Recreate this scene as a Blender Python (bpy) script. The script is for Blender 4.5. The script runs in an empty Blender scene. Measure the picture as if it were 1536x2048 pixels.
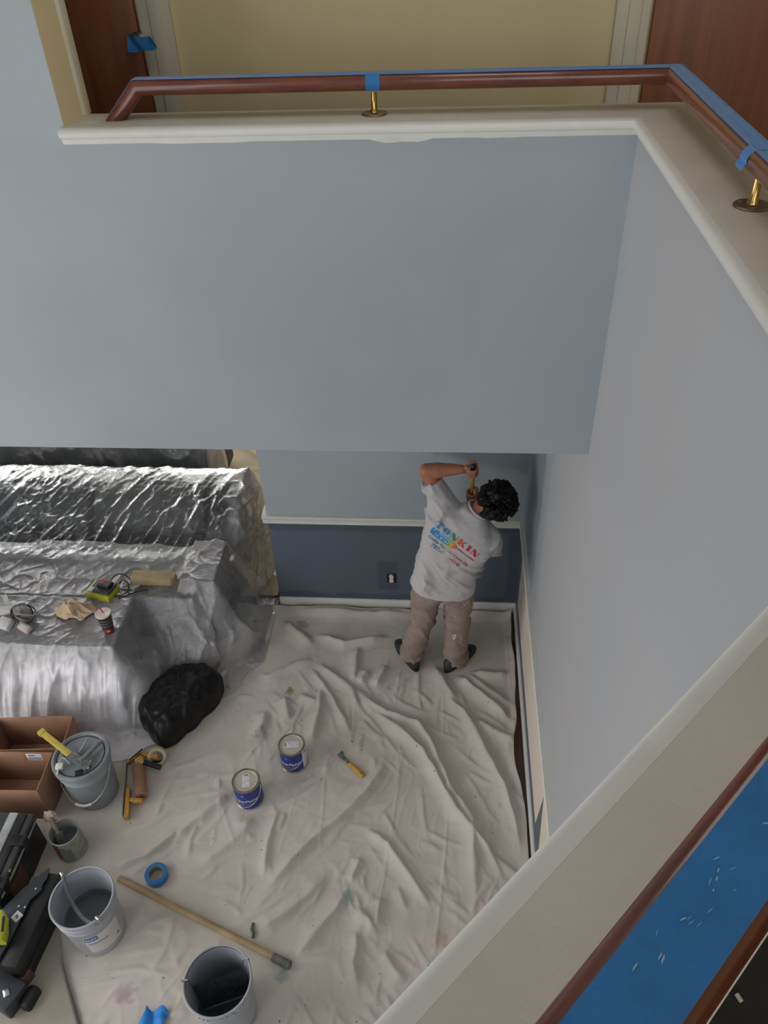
import bpy, bmesh, math, random
import numpy as np
from mathutils import Vector, Matrix
from mathutils.bvhtree import BVHTree

# ------------------------------------------------------------------ camera
SC = bpy.context.scene
COL = SC.collection
F, PITCH, YAW, ROLL, CZ = 1593.85, 0.68093, -0.09952, -0.04367, 4.3032
fw = Vector((math.sin(YAW)*math.cos(PITCH), math.cos(YAW)*math.cos(PITCH), -math.sin(PITCH)))
rt = Vector((math.cos(YAW), -math.sin(YAW), 0))
up = rt.cross(fw)
RV = math.cos(ROLL)*rt + math.sin(ROLL)*up
UV = -math.sin(ROLL)*rt + math.cos(ROLL)*up
cam_d = bpy.data.cameras.new('camera')
cam = bpy.data.objects.new('camera', cam_d)
COL.objects.link(cam)
cam_d.sensor_fit = 'VERTICAL'
cam_d.sensor_height = 24.0
cam_d.lens = 24.0*F/2048.0
cam_d.clip_start = 0.02
cam_d.clip_end = 60
m = Matrix((RV, UV, -fw)).transposed().to_4x4()
m.translation = (0, 0, CZ)
cam.matrix_world = m
SC.camera = cam

def ray(x, y):
    return fw + RV*((x-768)/F) - UV*((y-1024)/F)
def atz(x, y, z):
    d = ray(x, y); return Vector((0, 0, CZ)) + d*((z-CZ)/d.z)
def aty(x, y, Y):
    d = ray(x, y); return Vector((0, 0, CZ)) + d*(Y/d.y)

# ------------------------------------------------------------------ daylight and exposure
SC.view_settings.view_transform = 'Standard'
SC.view_settings.look = 'None'
SC.view_settings.gamma = 1.0
SC.view_settings.use_curve_mapping = False
SC.view_settings.exposure = 0.0
w = bpy.data.worlds.new('overcast_sky'); SC.world = w
w.use_nodes = True
bg = w.node_tree.nodes['Background']
bg.inputs['Color'].default_value = (1.0, 0.985, 0.965, 1)
bg.inputs['Strength'].default_value = 3.8
# window openings: (centre, width, height, direction of the daylight entering)
WINDOWS = [
    ((-3.2, -3.2, 2.7), 1.4, 4.8, 'Y'),       # tall window in the wall facing the bulkhead
    ((0.85, -3.2, 4.25), 2.9, 1.9, 'Y'),        # added upstairs window behind the viewer, brightens the upper walkway
    ((-2.55, 7.2, 1.35), 2.7, 2.0, '-Y'),        # far end of the room under the walkway
    ((-4.05, 0.75, 1.85), 3.1, 3.1, 'X'),         # left wall, open hall
    ((-0.1, 2.0, 5.45), 0.9, 0.9, '-Z'),        # added skylight, unseen, brightens the ledge tops and cream wall
    ((-4.05, 5.7, 1.5), 1.6, 1.4, 'X'),        # added window in the left wall, lights the sofas under the walkway
]
for c, ww, hh, d in WINDOWS:
    ld = bpy.data.lights.new('window_portal', 'AREA')
    ld.shape = 'RECTANGLE'; ld.size = ww; ld.size_y = hh
    ld.cycles.is_portal = True
    lo = bpy.data.objects.new('window_portal', ld); COL.objects.link(lo)
    lo.location = c
    # area lights shine along local -Z; turn them to face into the hall
    dirv = {'Y': Vector((0, 1, 0)), '-Y': Vector((0, -1, 0)), 'X': Vector((1, 0, 0)), '-Z': Vector((0, 0, -1))}[d]
    lo.rotation_euler = dirv.to_track_quat('-Z', 'Z').to_euler()

# ------------------------------------------------------------------ helpers
rnd = random.Random(7)
def lin(c):
    if isinstance(c, str):
        c = c.lstrip('#'); c = [int(c[i:i+2], 16)/255 for i in (0, 2, 4)]
    return tuple(((v/12.92) if v <= .04045 else ((v+.055)/1.055)**2.4) for v in c) + (1.0,)

class NT:
    """small builder for node materials"""
    def __init__(s, name):
        s.m = bpy.data.materials.new(name); s.m.use_nodes = True
        s.t = s.m.node_tree; s.n = s.t.nodes
        s.bsdf = s.n['Principled BSDF']; s.out = s.n['Material Output']
    def node(s, typ, **kw):
        n = s.n.new(typ)
        for k, v in kw.items(): setattr(n, k, v)
        return n
    def link(s, a, b): s.t.links.new(a, b)
    def set(s, sock, v):
        if hasattr(v, 'is_linked') or isinstance(v, bpy.types.NodeSocket): s.link(v, sock)
        else: sock.default_value = v
    def math(s, op, a, b=0.0, c=0.0, clamp=False):
        n = s.node('ShaderNodeMath', operation=op); n.use_clamp = clamp
        s.set(n.inputs[0], a); s.set(n.inputs[1], b); s.set(n.inputs[2], c)
        return n.outputs[0]
    def pos(s, obj=False):
        if obj:
            n = s.node('ShaderNodeTexCoord'); return n.outputs['Object']
        return s.node('ShaderNodeNewGeometry').outputs['Position']
    def xyz(s, v=None):
        n = s.node('ShaderNodeSeparateXYZ'); s.link(v or s.pos(), n.inputs[0]); return n.outputs
    def noise(s, scale, detail=3, rough=.55, vec=None, dist=0.0):
        n = s.node('ShaderNodeTexNoise'); n.inputs['Scale'].default_value = scale
        n.inputs['Detail'].default_value = detail; n.inputs['Roughness'].default_value = rough
        n.inputs['Distortion'].default_value = dist
        s.link(vec or s.pos(), n.inputs['Vector']); return n.outputs['Fac']
    def step(s, v, a, b):
        n = s.node('ShaderNodeMapRange', interpolation_type='SMOOTHSTEP')
        s.set(n.inputs['Value'], v); n.inputs['From Min'].default_value = a; n.inputs['From Max'].default_value = b
        return n.outputs[0]
    def mix(s, f, a, b):
        n = s.node('ShaderNodeMix', data_type='RGBA'); s.set(n.inputs[0], f)
        s.set(n.inputs[6], a); s.set(n.inputs[7], b); return n.outputs[2]
    def scalevec(s, v, sc):
        n = s.node('ShaderNodeMapping'); s.link(v, n.inputs[0]); n.inputs['Scale'].default_value = sc; return n.outputs[0]
    def bump(s, h, strength=.2, dist=.01):
        n = s.node('ShaderNodeBump'); n.inputs['Strength'].default_value = strength
        n.inputs['Distance'].default_value = dist; s.link(h, n.inputs['Height'])
        s.link(n.outputs[0], s.bsdf.inputs['Normal'])

def M(name, col, rough=.5, metal=0., var=0., vscale=6., bump=0., bscale=60., spec=.5, coat=0., stretch=None, detail=4):
    t = NT(name); b = t.bsdf
    c = lin(col)
    b.inputs['Roughness'].default_value = rough; b.inputs['Metallic'].default_value = metal
    b.inputs['Specular IOR Level'].default_value = spec; b.inputs['Coat Weight'].default_value = coat
    v = t.pos(obj=True)
    if stretch: v = t.scalevec(v, stretch)
    if var:
        n = t.noise(vscale, detail, vec=v)
        d = tuple(max(0, x*(1-var)) for x in c[:3])+(1,); e = tuple(min(1, x*(1+var)) for x in c[:3])+(1,)
        t.link(t.mix(t.step(n, .3, .7), d, e), b.inputs['Base Color'])
    else:
        b.inputs['Base Color'].default_value = c
    if bump: t.bump(t.noise(bscale, 3, vec=v), bump, .005)
    return t.m

class MB:
    """collects shapes into one mesh"""
    def __init__(s): s.v = []; s.f = []; s.mi = []; s.cur = 0
    def add(s, verts, faces):
        o = len(s.v); s.v += [tuple(x) for x in verts]
        s.f += [tuple(i+o for i in f) for f in faces]; s.mi += [s.cur]*len(faces); return s
    def box(s, a, b, rot=None, piv=None):
        x0, y0, z0 = a; x1, y1, z1 = b
        v = [Vector(p) for p in ((x0,y0,z0),(x1,y0,z0),(x1,y1,z0),(x0,y1,z0),(x0,y0,z1),(x1,y0,z1),(x1,y1,z1),(x0,y1,z1))]
        if rot is not None:
            c = Vector(piv) if piv is not None else sum(v, Vector())/8
            v = [rot @ (p-c)+c for p in v]
        return s.add(v, [(0,3,2,1),(4,5,6,7),(0,1,5,4),(1,2,6,5),(2,3,7,6),(3,0,4,7)])
    def bar(s, p, q, wd, th, upv=(0,0,1)):
        p = Vector(p); q = Vector(q); d = (q-p).normalized(); u = Vector(upv)
        sd = d.cross(u)
        if sd.length < 1e-4: sd = d.cross(Vector((1,0,0)))
        sd.normalize(); u = sd.cross(d)
        v = []
        for e in (p, q):
            for a, b in ((-1,-1),(1,-1),(1,1),(-1,1)): v.append(e+sd*(a*wd/2)+u*(b*th/2))
        return s.add(v, [(0,1,2,3),(7,6,5,4),(0,4,5,1),(1,5,6,2),(2,6,7,3),(3,7,4,0)])
    def tube(s, pts, r, n=10, closed=False, caps=True):
        pts = [Vector(p) for p in pts]; k = len(pts)
        rs = r if isinstance(r, (list, tuple)) else [r]*k
        prev = None; V = []
        for i, p in enumerate(pts):
            a = pts[i-1] if (i or closed) else p; b = pts[(i+1) % k] if (i < k-1 or closed) else p
            d = (b-a).normalized()
            if prev is None:
                x = d.orthogonal().normalized()
            else:
                x = (prev-d*prev.dot(d)); x = x.normalized() if x.length > 1e-6 else d.orthogonal().normalized()
            prev = x; y = d.cross(x)
            for j in range(n):
                t = 2*math.pi*j/n; V.append(p+(x*math.cos(t)+y*math.sin(t))*rs[i])
        Fs = []
        for i in range(k if closed else k-1):
            i2 = (i+1) % k
            for j in range(n): Fs.append((i*n+j, i*n+(j+1) % n, i2*n+(j+1) % n, i2*n+j))
        if caps and not closed:
            Fs.append(tuple(range(n-1, -1, -1))); Fs.append(tuple((k-1)*n+j for j in range(n)))
        return s.add(V, Fs)
    def lathe(s, prof, c=(0,0,0), n=40, axis=None, closed=False, caps=True):
        c = Vector(c); q = Vector((0,0,1)).rotation_difference(Vector(axis).normalized()) if axis is not None else None
        V = []; Fs = []; k = len(prof)
        for r, z in prof:
            for j in range(n):
                t = 2*math.pi*j/n; p = Vector((r*math.cos(t), r*math.sin(t), z))
                if q: p = q @ p
                V.append(p+c)
        for i in range(k if closed else k-1):
            i2 = (i+1) % k
            for j in range(n): Fs.append((i*n+j, i*n+(j+1) % n, i2*n+(j+1) % n, i2*n+j))
        if not closed and caps:
            if prof[0][0] > 1e-5: Fs.append(tuple(range(n-1, -1, -1)))
            if prof[-1][0] > 1e-5: Fs.append(tuple((k-1)*n+j for j in range(n)))
        return s.add(V, Fs)
    def prism(s, poly, z0, z1, tf=None):
        """polygon in x,y extruded z0..z1; tf maps a point"""
        n = len(poly); tf = tf or (lambda p: p)
        V = [tf(Vector((x, y, z0))) for x, y in poly]+[tf(Vector((x, y, z1))) for x, y in poly]
        Fs = [tuple(range(n-1, -1, -1)), tuple(range(n, 2*n))]
        for i in range(n): Fs.append((i, (i+1) % n, n+(i+1) % n, n+i))
        return s.add(V, Fs)
    def loft(s, rings, n=20):
        """rings: (centre, half-axis A, half-axis B, power)"""
        V = []; Fs = []; k = len(rings)
        for rg in rings:
            c, a, b = Vector(rg[0]), Vector(rg[1]), Vector(rg[2]); e = rg[3] if len(rg) > 3 else 1.0
            for j in range(n):
                t = 2*math.pi*j/n; cs, sn = math.cos(t), math.sin(t)
                cs = math.copysign(abs(cs)**e, cs); sn = math.copysign(abs(sn)**e, sn)
                V.append(c+a*cs+b*sn)
        for i in range(k-1):
            for j in range(n): Fs.append((i*n+j, i*n+(j+1) % n, (i+1)*n+(j+1) % n, (i+1)*n+j))
        Fs.append(tuple(range(n-1, -1, -1))); Fs.append(tuple((k-1)*n+j for j in range(n)))
        return s.add(V, Fs)
    def ball(s, c, r, seg=16, rg=10, mat=None):
        c = Vector(c); r = r if isinstance(r, (tuple, list)) else (r, r, r); V = []; Fs = []
        for i in range(rg+1):
            ph = math.pi*i/rg
            for j in range(seg):
                t = 2*math.pi*j/seg
                p = Vector((r[0]*math.sin(ph)*math.cos(t), r[1]*math.sin(ph)*math.sin(t), -r[2]*math.cos(ph)))
                if mat: p = mat @ p
                V.append(c+p)
        for i in range(rg):
            for j in range(seg): Fs.append((i*seg+j, i*seg+(j+1) % seg, (i+1)*seg+(j+1) % seg, (i+1)*seg+j))
        return s.add(V, Fs)
    def mesh(s, name, bevel=0., seg=2, smooth=True, sharp=35, weld=True):
        me = bpy.data.meshes.new(name); me.from_pydata(s.v, [], s.f)
        bm = bmesh.new(); bm.from_mesh(me)
        if weld: bmesh.ops.remove_doubles(bm, verts=bm.verts, dist=1e-6)
        bmesh.ops.recalc_face_normals(bm, faces=bm.faces)
        if bevel:
            ed = [e for e in bm.edges if len(e.link_faces) == 2 and e.calc_face_angle(0) > .5]
            bmesh.ops.bevel(bm, geom=ed, offset=bevel, segments=seg, profile=.5, affect='EDGES', clamp_overlap=True)
        bm.to_mesh(me); bm.free()
        if smooth:
            me.shade_smooth(); me.set_sharp_from_angle(angle=math.radians(sharp))
        return me
    def build(s, name, mat, parent=None, bevel=0., seg=2, smooth=True, sharp=35, weld=True):
        me = s.mesh(name, bevel, seg, smooth, sharp, weld)
        return put(name, me, mat, parent)

def put(name, me, mat, parent=None):
    o = bpy.data.objects.new(name, me); COL.objects.link(o)
    if mat is not None:
        for mm in (mat if isinstance(mat, (list, tuple)) else [mat]): me.materials.append(mm)
    if parent is not None:
        o.parent = parent
        # world coordinates are used for part vertices: undo the parent's placement
        o.matrix_parent_inverse = parent_world(parent).inverted()
    return o
def parent_world(p):
    mw = Matrix.LocRotScale(p.location, p.rotation_euler, p.scale)
    if p.parent is not None: mw = parent_world(p.parent) @ p.matrix_parent_inverse @ mw
    return mw
def thing(name, label, cat, loc=(0,0,0), group=None):
    o = bpy.data.objects.new(name, None); COL.objects.link(o); o.location = loc; o.empty_display_size = .05
    o['label'] = label; o['category'] = cat
    if group: o['group'] = group
    return o
def tag(o, label, cat, group=None):
    o['label'] = label; o['category'] = cat
    if group: o['group'] = group
    return o
def struct(o, label=None):
    o['kind'] = 'structure'
    if label: o['label'] = label
    return o

# lattice noise on arrays (numpy), for folds and creases
class VN:
    def __init__(s, seed): s.g = np.random.RandomState(seed).rand(256, 256)*2-1
    def __call__(s, x, y):
        x = np.asarray(x, float); y = np.asarray(y, float)
        xi = np.floor(x).astype(int); yi = np.floor(y).astype(int); fx = x-xi; fy = y-yi
        fx = fx*fx*fx*(fx*(fx*6-15)+10); fy = fy*fy*fy*(fy*(fy*6-15)+10)
        g = lambda i, j: s.g[i % 256, j % 256]
        a = g(xi, yi)*(1-fx)+g(xi+1, yi)*fx; b = g(xi, yi+1)*(1-fx)+g(xi+1, yi+1)*fx
        return a*(1-fy)+b*fy
    def ridge(s, x, y, p=2.): return (1-np.abs(s(x, y)))**p
def grid_obj(name, X, Y, Z, mat, parent=None, keep=None, solid=0.):
    h, wd = X.shape
    V = np.stack([X, Y, Z], -1).reshape(-1, 3)
    idx = np.arange(h*wd).reshape(h, wd)
    q = np.stack([idx[:-1,:-1], idx[:-1,1:], idx[1:,1:], idx[1:,:-1]], -1).reshape(-1, 4)
    if keep is not None:
        k = keep[:-1,:-1] & keep[:-1,1:] & keep[1:,1:] & keep[1:,:-1]; q = q[k.reshape(-1)]
        used = np.unique(q); mp = -np.ones(h*wd, int); mp[used] = np.arange(len(used)); V = V[used]; q = mp[q]
    me = bpy.data.meshes.new(name); me.from_pydata(V.tolist(), [], q.tolist()); me.shade_smooth()
    o = put(name, me, mat, parent)
    return o
def seg_dist(X, Y, pts):
    """distance to a polyline and parameter along it"""
    D = np.full(X.shape, 9.); S = np.zeros(X.shape); T = np.zeros(X.shape); L = 0.
    tot = sum(math.dist(a, b) for a, b in zip(pts, pts[1:]))
    for a, b in zip(pts, pts[1:]):
        dx, dy = b[0]-a[0], b[1]-a[1]; l2 = dx*dx+dy*dy
        t = np.clip(((X-a[0])*dx+(Y-a[1])*dy)/l2, 0, 1)
        px, py = X-a[0]-t*dx, Y-a[1]-t*dy; d = np.hypot(px, py)
        side = np.sign(dx*py-dy*px)
        u = d < D; D = np.where(u, d, D); S = np.where(u, side, S); T = np.where(u, (L+t*math.sqrt(l2))/tot, T)
        L += math.sqrt(l2)
    return D, S, T

# ------------------------------------------------------------------ wall paints
XR, YB, YL, XL, XO = 0.5224, 2.465, 4.1555, -1.2246, -1.1445
ZS, ZC = 2.59, 3.70           # soffit and top of the parapet walls
ZF = 2.85                     # upper floor
BLUE, DARK, CREAM = '#a6aeb6', '#555f6e', '#d6cbb4'
def wall_paint(kind):
    t = NT('paint_'+kind); p = t.pos(); X, Y, Z = t.xyz(p)
    n1 = t.noise(1.3, 3); n2 = t.noise(9, 4); n3 = t.noise(28, 3)
    base = t.mix(t.step(n1, .35, .65), lin('#9da6ad'), lin('#a4acb2'))
    edge = t.math('ADD', t.math('MULTIPLY', t.math('SUBTRACT', n2, .5), .10), t.math('MULTIPLY', t.math('SUBTRACT', n3, .5), .03))
    if kind == 'bulkhead':
        col = base
    elif kind == 'lower':
        # fresh, still darker coat brushed along the top right of the upper field
        wet = t.math('MULTIPLY', t.step(t.math('ADD', X, edge), -.10, -.04),
                     t.step(t.math('ADD', Z, t.math('ADD', edge, t.math('MULTIPLY', X, .30))), 1.34, 1.44))
        up_ = t.mix(t.math('MULTIPLY', wet, .8), base, lin('#80868a'))
        d0 = t.mix(t.step(n1, .3, .7), lin('#56606d'), lin('#5d6774'))
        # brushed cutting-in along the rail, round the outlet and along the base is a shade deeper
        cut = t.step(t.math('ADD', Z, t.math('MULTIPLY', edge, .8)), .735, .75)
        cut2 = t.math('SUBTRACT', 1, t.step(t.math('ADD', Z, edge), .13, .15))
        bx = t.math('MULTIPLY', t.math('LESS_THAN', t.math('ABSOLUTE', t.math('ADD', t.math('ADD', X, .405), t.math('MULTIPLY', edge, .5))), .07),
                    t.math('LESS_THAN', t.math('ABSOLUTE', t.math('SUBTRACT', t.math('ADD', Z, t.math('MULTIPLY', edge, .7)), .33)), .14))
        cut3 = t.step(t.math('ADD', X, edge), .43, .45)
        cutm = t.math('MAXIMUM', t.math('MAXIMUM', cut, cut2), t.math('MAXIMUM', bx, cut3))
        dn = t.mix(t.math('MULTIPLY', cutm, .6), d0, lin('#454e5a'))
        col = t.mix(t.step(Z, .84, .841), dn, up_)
    else:
        # right wall: upper field with a wet cut-in at the far corner, cream dado with dark edges
        yy = t.math('ADD', Y, t.math('MULTIPLY', edge, 1.2))
        zz = t.math('SUBTRACT', 1, t.math('MULTIPLY', t.math('ABSOLUTE', t.math('SUBTRACT', Z, 1.45)), .55))
        wet = t.math('MULTIPLY', t.step(yy, 3.44, 3.50), t.step(zz, .62, .70))
        b2 = t.mix(t.step(n1, .3, .7), lin('#aaa9ac'), lin('#a5a8ad'))
        first = t.step(t.math('ADD', Y, edge), 3.20, 3.30)
        b3 = t.mix(t.math('MULTIPLY', first, .55), b2, lin('#939ca4'))
        up_ = t.mix(t.math('MULTIPLY', wet, .8), b3, lin('#757f88'))
        bot = t.math('SUBTRACT', 1, t.step(t.math('ADD', Z, t.math('MULTIPLY', edge, .5)), .19, .20))
        far = t.step(t.math('ADD', Y, t.math('MULTIPLY', edge, .6)), 4.02, 4.04)
        top = t.step(Z, .775, .78)
        sp = t.math('MULTIPLY', t.step(Y, 2.36, 2.35), 1.0)
        spike = t.math('MULTIPLY', t.math('LESS_THAN', t.math('ABSOLUTE', t.math('SUBTRACT', Y, 2.27)), t.math('MULTIPLY', t.math('SUBTRACT', .62, Z), .22)), t.math('GREATER_THAN', Z, .1))
        mk = t.math('MAXIMUM', t.math('MAXIMUM', bot, far), t.math('MAXIMUM', top, spike))
        dn = t.mix(mk, lin('#d9cfc0'), lin('#59626f'))
        col = t.mix(t.step(Z, .84, .841), dn, up_)
    t.link(col, t.bsdf.inputs['Base Color'])
    t.bsdf.inputs['Roughness'].default_value = .55
    t.bsdf.inputs['Specular IOR Level'].default_value = .35
    t.bump(t.noise(160, 3), .06, .004)
    return t.m
P_BULK, P_LOW, P_RIGHT = wall_paint('bulkhead'), wall_paint('lower'), wall_paint('right')
P_CREAM = M('cream_wall_paint', '#dccba2', .6, var=.04, vscale=2, bump=.05, bscale=150)
P_CEIL = M('ceiling_white', '#d9d8d2', .8, var=.02, vscale=2)
P_TRIM = M('white_trim_paint', '#d6d6d2', .42, var=.03, vscale=12, bump=.12, bscale=40)
P_CAP = M('old_ivory_ledge_paint', '#c9c4ba', .5, var=.04, vscale=7, bump=.10, bscale=110)
P_CASE = M('casing_ivory_paint', '#d3ccba', .5, var=.04, vscale=6, bump=.06)
P_WOODFLOOR = M('brown_floorboards', '#5b4334', .55, var=.25, vscale=3, stretch=(8, 1, 1), bump=.1)
P_DARKFLOOR = M('dark_upper_floor', '#231f1d', .6, var=.2, vscale=8)
# ------------------------------------------------------------------ the room shell
def panel(name, a, b, mat, **kw):
    return struct(MB().box(a, b).build(name, mat, smooth=False, **kw))
panel('floor', (-4.25, -3.4, -.12), (2.8, 8.2, 0), P_WOODFLOOR)
b = MB()
for a_, b_ in (((-4.25, -3.4), (-.55, 8.2)), ((.35, -3.4), (2.8, 8.2)), ((-.55, -3.4), (.35, 1.55)), ((-.55, 2.45), (.35, 8.2))): b.box((*a_, 5.45), (*b_, 5.6))
struct(b.build('ceiling', P_CEIL, smooth=False, weld=False))
b = MB()
for a_, b_ in (((-.55, 1.55), (-.51, 2.45)), ((.31, 1.55), (.35, 2.45)), ((-.55, 1.55), (.35, 1.59)), ((-.55, 2.41), (.35, 2.45))): b.box((*a_, 5.50), (*b_, 5.56))
struct(b.build('window_added_skylight', P_TRIM, smooth=False, weld=False))  # frame of the skylight added for light on the ledges
# bulkhead wall over the opening, rising to the ceiling left of the parapet
panel('wall_back_upper', (XO, YB, ZS), (XR+.15, YB+.15, ZC), P_BULK)
panel('wall_back_left', (-4.05, YB, ZS), (XO, YB+.15, 5.45), P_BULK)
panel('ceiling_soffit', (-4.05, YB+.15, ZS), (2.6, 8.0, ZS+.16), P_CEIL)
panel('floor_upper_back', (-4.05, YB+.15, ZS+.16), (2.6, 3.75, ZF), P_DARKFLOOR)
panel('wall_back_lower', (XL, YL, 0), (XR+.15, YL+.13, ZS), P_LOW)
# doorway reveal at the left end of the parapet and its back edge trim
struct(MB().box((XO-.012, YB+.002, ZC+.03), (XO+.001, YB+.150, 5.45)).build('wall_return', P_CREAM, smooth=False))
struct(MB().box((XO-.06, YB+.15, ZC+.03), (XO+.012, YB+.20, 5.45)).build('trim_return', P_CASE, bevel=.006))

# parapet plan line: far ledge, right ledge, then the slanting ledge by the stairs
dN = Vector((0.679, 0.734, 0)); nN = Vector((0.734, -0.679, 0))     # along / outwards
pN = Vector((-0.043, 0.185, 0)) + nN*0.025                           # on the wall face
tC = (XR-pN.x)/dN.x
corner = pN+dN*tC
endp = pN-dN*1.15
PLAN = [Vector((XO, YB, 0)), Vector((XR, YB, 0)), Vector((XR, corner.y, 0)), Vector((endp.x, endp.y, 0)), Vector((endp.x, -3.2, 0))]
def wall_run(name, a, b, mat, th=.15, z0=0, z1=ZC):
    d = (b-a).normalized(); n = Vector((-d.y, d.x, 0))
    v = []
    for z in (z0, z1):
        for p in (a, b, b+n*th, a+n*th): v.append((p.x, p.y, z))
    return struct(MB().add(v, [(0,3,2,1),(4,5,6,7),(0,1,5,4),(1,2,6,5),(2,3,7,6),(3,0,4,7)]).build(name, mat, smooth=False))
panel('wall_right', (XR, corner.y, 0), (XR+.15, YB+.15, ZC), P_RIGHT)
panel('wall_right_alcove', (XR, YB+.15, 0), (XR+.15, YL, ZS), P_RIGHT)
wall_run('wall_stair', PLAN[2], PLAN[3], P_BULK, .105)
wall_run('wall_front_right', PLAN[3], PLAN[4], P_BULK, .105)
# upper floor on the near side (behind the slanting parapet) and to the right
struct(MB().prism([(endp.x+.10, -3.2), (2.6, -3.2), (2.6, YB+.15), (XR+.15, YB+.15), (XR+.15, corner.y+.05), (endp.x+.10, endp.y-.05)], ZS, ZF).build('floor_upper_near', P_DARKFLOOR, smooth=False))
panel('wall_right_lower_room', (2.6, -3.2, 0), (2.75, 8.0, 5.45), P_CREAM)
panel('wall_far', (-4.05, 3.6, ZF), (2.6, 3.75, 5.45), P_CREAM)
panel('wall_left', (-4.2, -3.35, 0), (-4.05, -1.6, 5.45), P_BULK)
def holed(name, axis, pos, th, lo, hi, holes, mat):
    """a wall with rectangular openings, made of one mesh; holes: (u0,u1,z0,z1)"""
    us = sorted({lo[0], hi[0]} | {h[0] for h in holes} | {h[1] for h in holes})
    zs = sorted({lo[1], hi[1]} | {h[2] for h in holes} | {h[3] for h in holes})
    b = MB()
    for u0, u1 in zip(us, us[1:]):
        for z0, z1 in zip(zs, zs[1:]):
            uc, zc = (u0+u1)/2, (z0+z1)/2
            if any(h[0] < uc < h[1] and h[2] < zc < h[3] for h in holes): continue
            if axis == 'X': b.box((pos-th, u0, z0), (pos, u1, z1))
            else: b.box((u0, pos-th, z0), (u1, pos, z1))
    return struct(b.build(name, mat, smooth=False, weld=False))
holed('wall_left_windows', 'X', -4.05, .15, (-1.6, 0), (8.0, 5.45), [(-.8, 2.3, .3, 3.4), (4.9, 6.5, .8, 2.2)], P_BULK)
holed('wall_front', 'Y', -3.2, .15, (-4.05, 0), (2.6, 5.45), [(-3.9, -2.5, .3, 5.1), (-.6, 2.3, 3.3, 5.2)], P_BULK)
holed('wall_far_lower', 'Y', 7.35, .15, (-4.05, 0), (2.6, ZS), [(-3.9, -1.2, .35, 2.35)], P_BULK)
def window(name, axis, pos, u0, u1, z0, z1):
    b = MB(); s = .06
    def bx(a0, a1, c0, c1):
        if axis == 'X': b.box((pos-.11, a0, c0), (pos-.05, a1, c1))
        else: b.box((a0, pos-.11, c0), (a1, pos-.05, c1))
    bx(u0, u1, z0, z0+s); bx(u0, u1, z1-s, z1); bx(u0, u0+s, z0, z1); bx(u1-s, u1, z0, z1)
    n = max(2, int((u1-u0)/1.0))
    for i in range(1, n): c = u0+(u1-u0)*i/n; bx(c-.025, c+.025, z0, z1)
    return struct(b.build(name, P_TRIM, smooth=False, weld=False))
window('window_1', 'Y', -3.2, -3.9, -2.5, .3, 5.1)
window('window_added_upstairs', 'Y', -3.2, -.6, 2.3, 3.3, 5.2)  # unseen window added for more light upstairs
window('window_5', 'Y', 7.35, -3.9, -1.2, .35, 2.35)
window('window_2', 'X', -4.05, -.8, 2.3, .3, 3.4)
window('window_added_sofa_side', 'X', -4.05, 4.9, 6.5, .8, 2.2)  # unseen window added for side light on the covered sofas

# ledge cap with rounded nosing, swept along the plan line with mitred corners
def sweep(path, prof, closed_prof=True, upv=Vector((0,0,1))):
    """prof: (side, up) where side is to the left of travel"""
    b = MB(); n = len(prof); k = len(path); V = []
    dirs = [(path[i+1]-path[i]).normalized() for i in range(k-1)]
    for i, p in enumerate(path):
        d = dirs[min(i, k-2)]; d0 = dirs[max(i-1, 0)]
        nm = (d+d0).normalized() if 0 < i < k-1 else d
        base = d0 if i > 0 else d
        h = Vector((base.x, base.y, 0)); h.normalize()
        sd = Vector((-h.y, h.x, 0)); uu = base.cross(sd)
        if uu.z < 0: uu = -uu
        for s_, u_ in prof:
            q = p+sd*s_+uu*u_
            t = -((q-p).dot(nm))/(base.dot(nm)); V.append(q+base*t)
    Fs = []
    for i in range(k-1):
        for j in range(n if closed_prof else n-1): Fs.append((i*n+j, i*n+(j+1) % n, (i+1)*n+(j+1) % n, (i+1)*n+j))
    if closed_prof: Fs += [tuple(range(n-1, -1, -1)), tuple((k-1)*n+j for j in range(n))]
    return b.add(V, Fs)
LZ = 3.735
lpath = [Vector((p.x, p.y, 0)) for p in PLAN]; lpath[0].x -= .012
led = bpy.data.objects.new('trim_ledge', None); COL.objects.link(led); led.location = (XR, YB, ZC); struct(led, 'ivory ledge cap with white rounded nosing along the parapet')
CAPP = lambda d: [(-.004, ZC+.004), (d-.005, ZC+.004), (d, ZC+.012), (d, LZ-.004), (d-.004, LZ), (-.004, LZ)]
sweep(lpath[:3], CAPP(.17)).build('cap_board', P_CAP, led, sharp=50)
sweep(lpath[2:], CAPP(.122)).build('cap_board', P_CAP, led, sharp=50)
nose = [(-.004, ZC+.005)]
for k in range(9):
    a = -math.pi/2+math.pi*k/8; nose.append((-.010-.016*math.cos(a), LZ-.0145+.0145*math.sin(a)))
nose += [(-.004, LZ+.0004)]
sweep(lpath, nose).build('nosing', P_TRIM, led, sharp=50)
sweep(lpath, [(-.000, ZC-.010), (-.006, ZC-.010), (-.010, ZC-.002), (-.013, ZC+.006), (0, ZC+.008)]).build('cove_moulding', P_TRIM, led, sharp=50)
# old touch-up of white run below the moulding on the far wall
bm_ = MB()
for x0, x1, dz in ((-.25, -.05, .014), (-.93, -.55, .006), (.05, .22, .005)):
    poly = [(x0, 0)]
    for k in range(9): u = k/8; poly.append((x0+(x1-x0)*u, -dz*math.sin(math.pi*u)*(1+.3*math.sin(9*u))))
    poly.append((x1, 0)); pp = poly[1:-1]
    V = [(x, YB-.001, ZC-.009+z) for x, z in pp]+[(x, YB-.001, ZC-.004) for x, z in pp]
    n_ = len(pp); bm_.add(V, [(i, i+1, n_+i+1, n_+i) for i in range(n_-1)])
bm_.build('paint_smear', P_TRIM, led, smooth=False)
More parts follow.
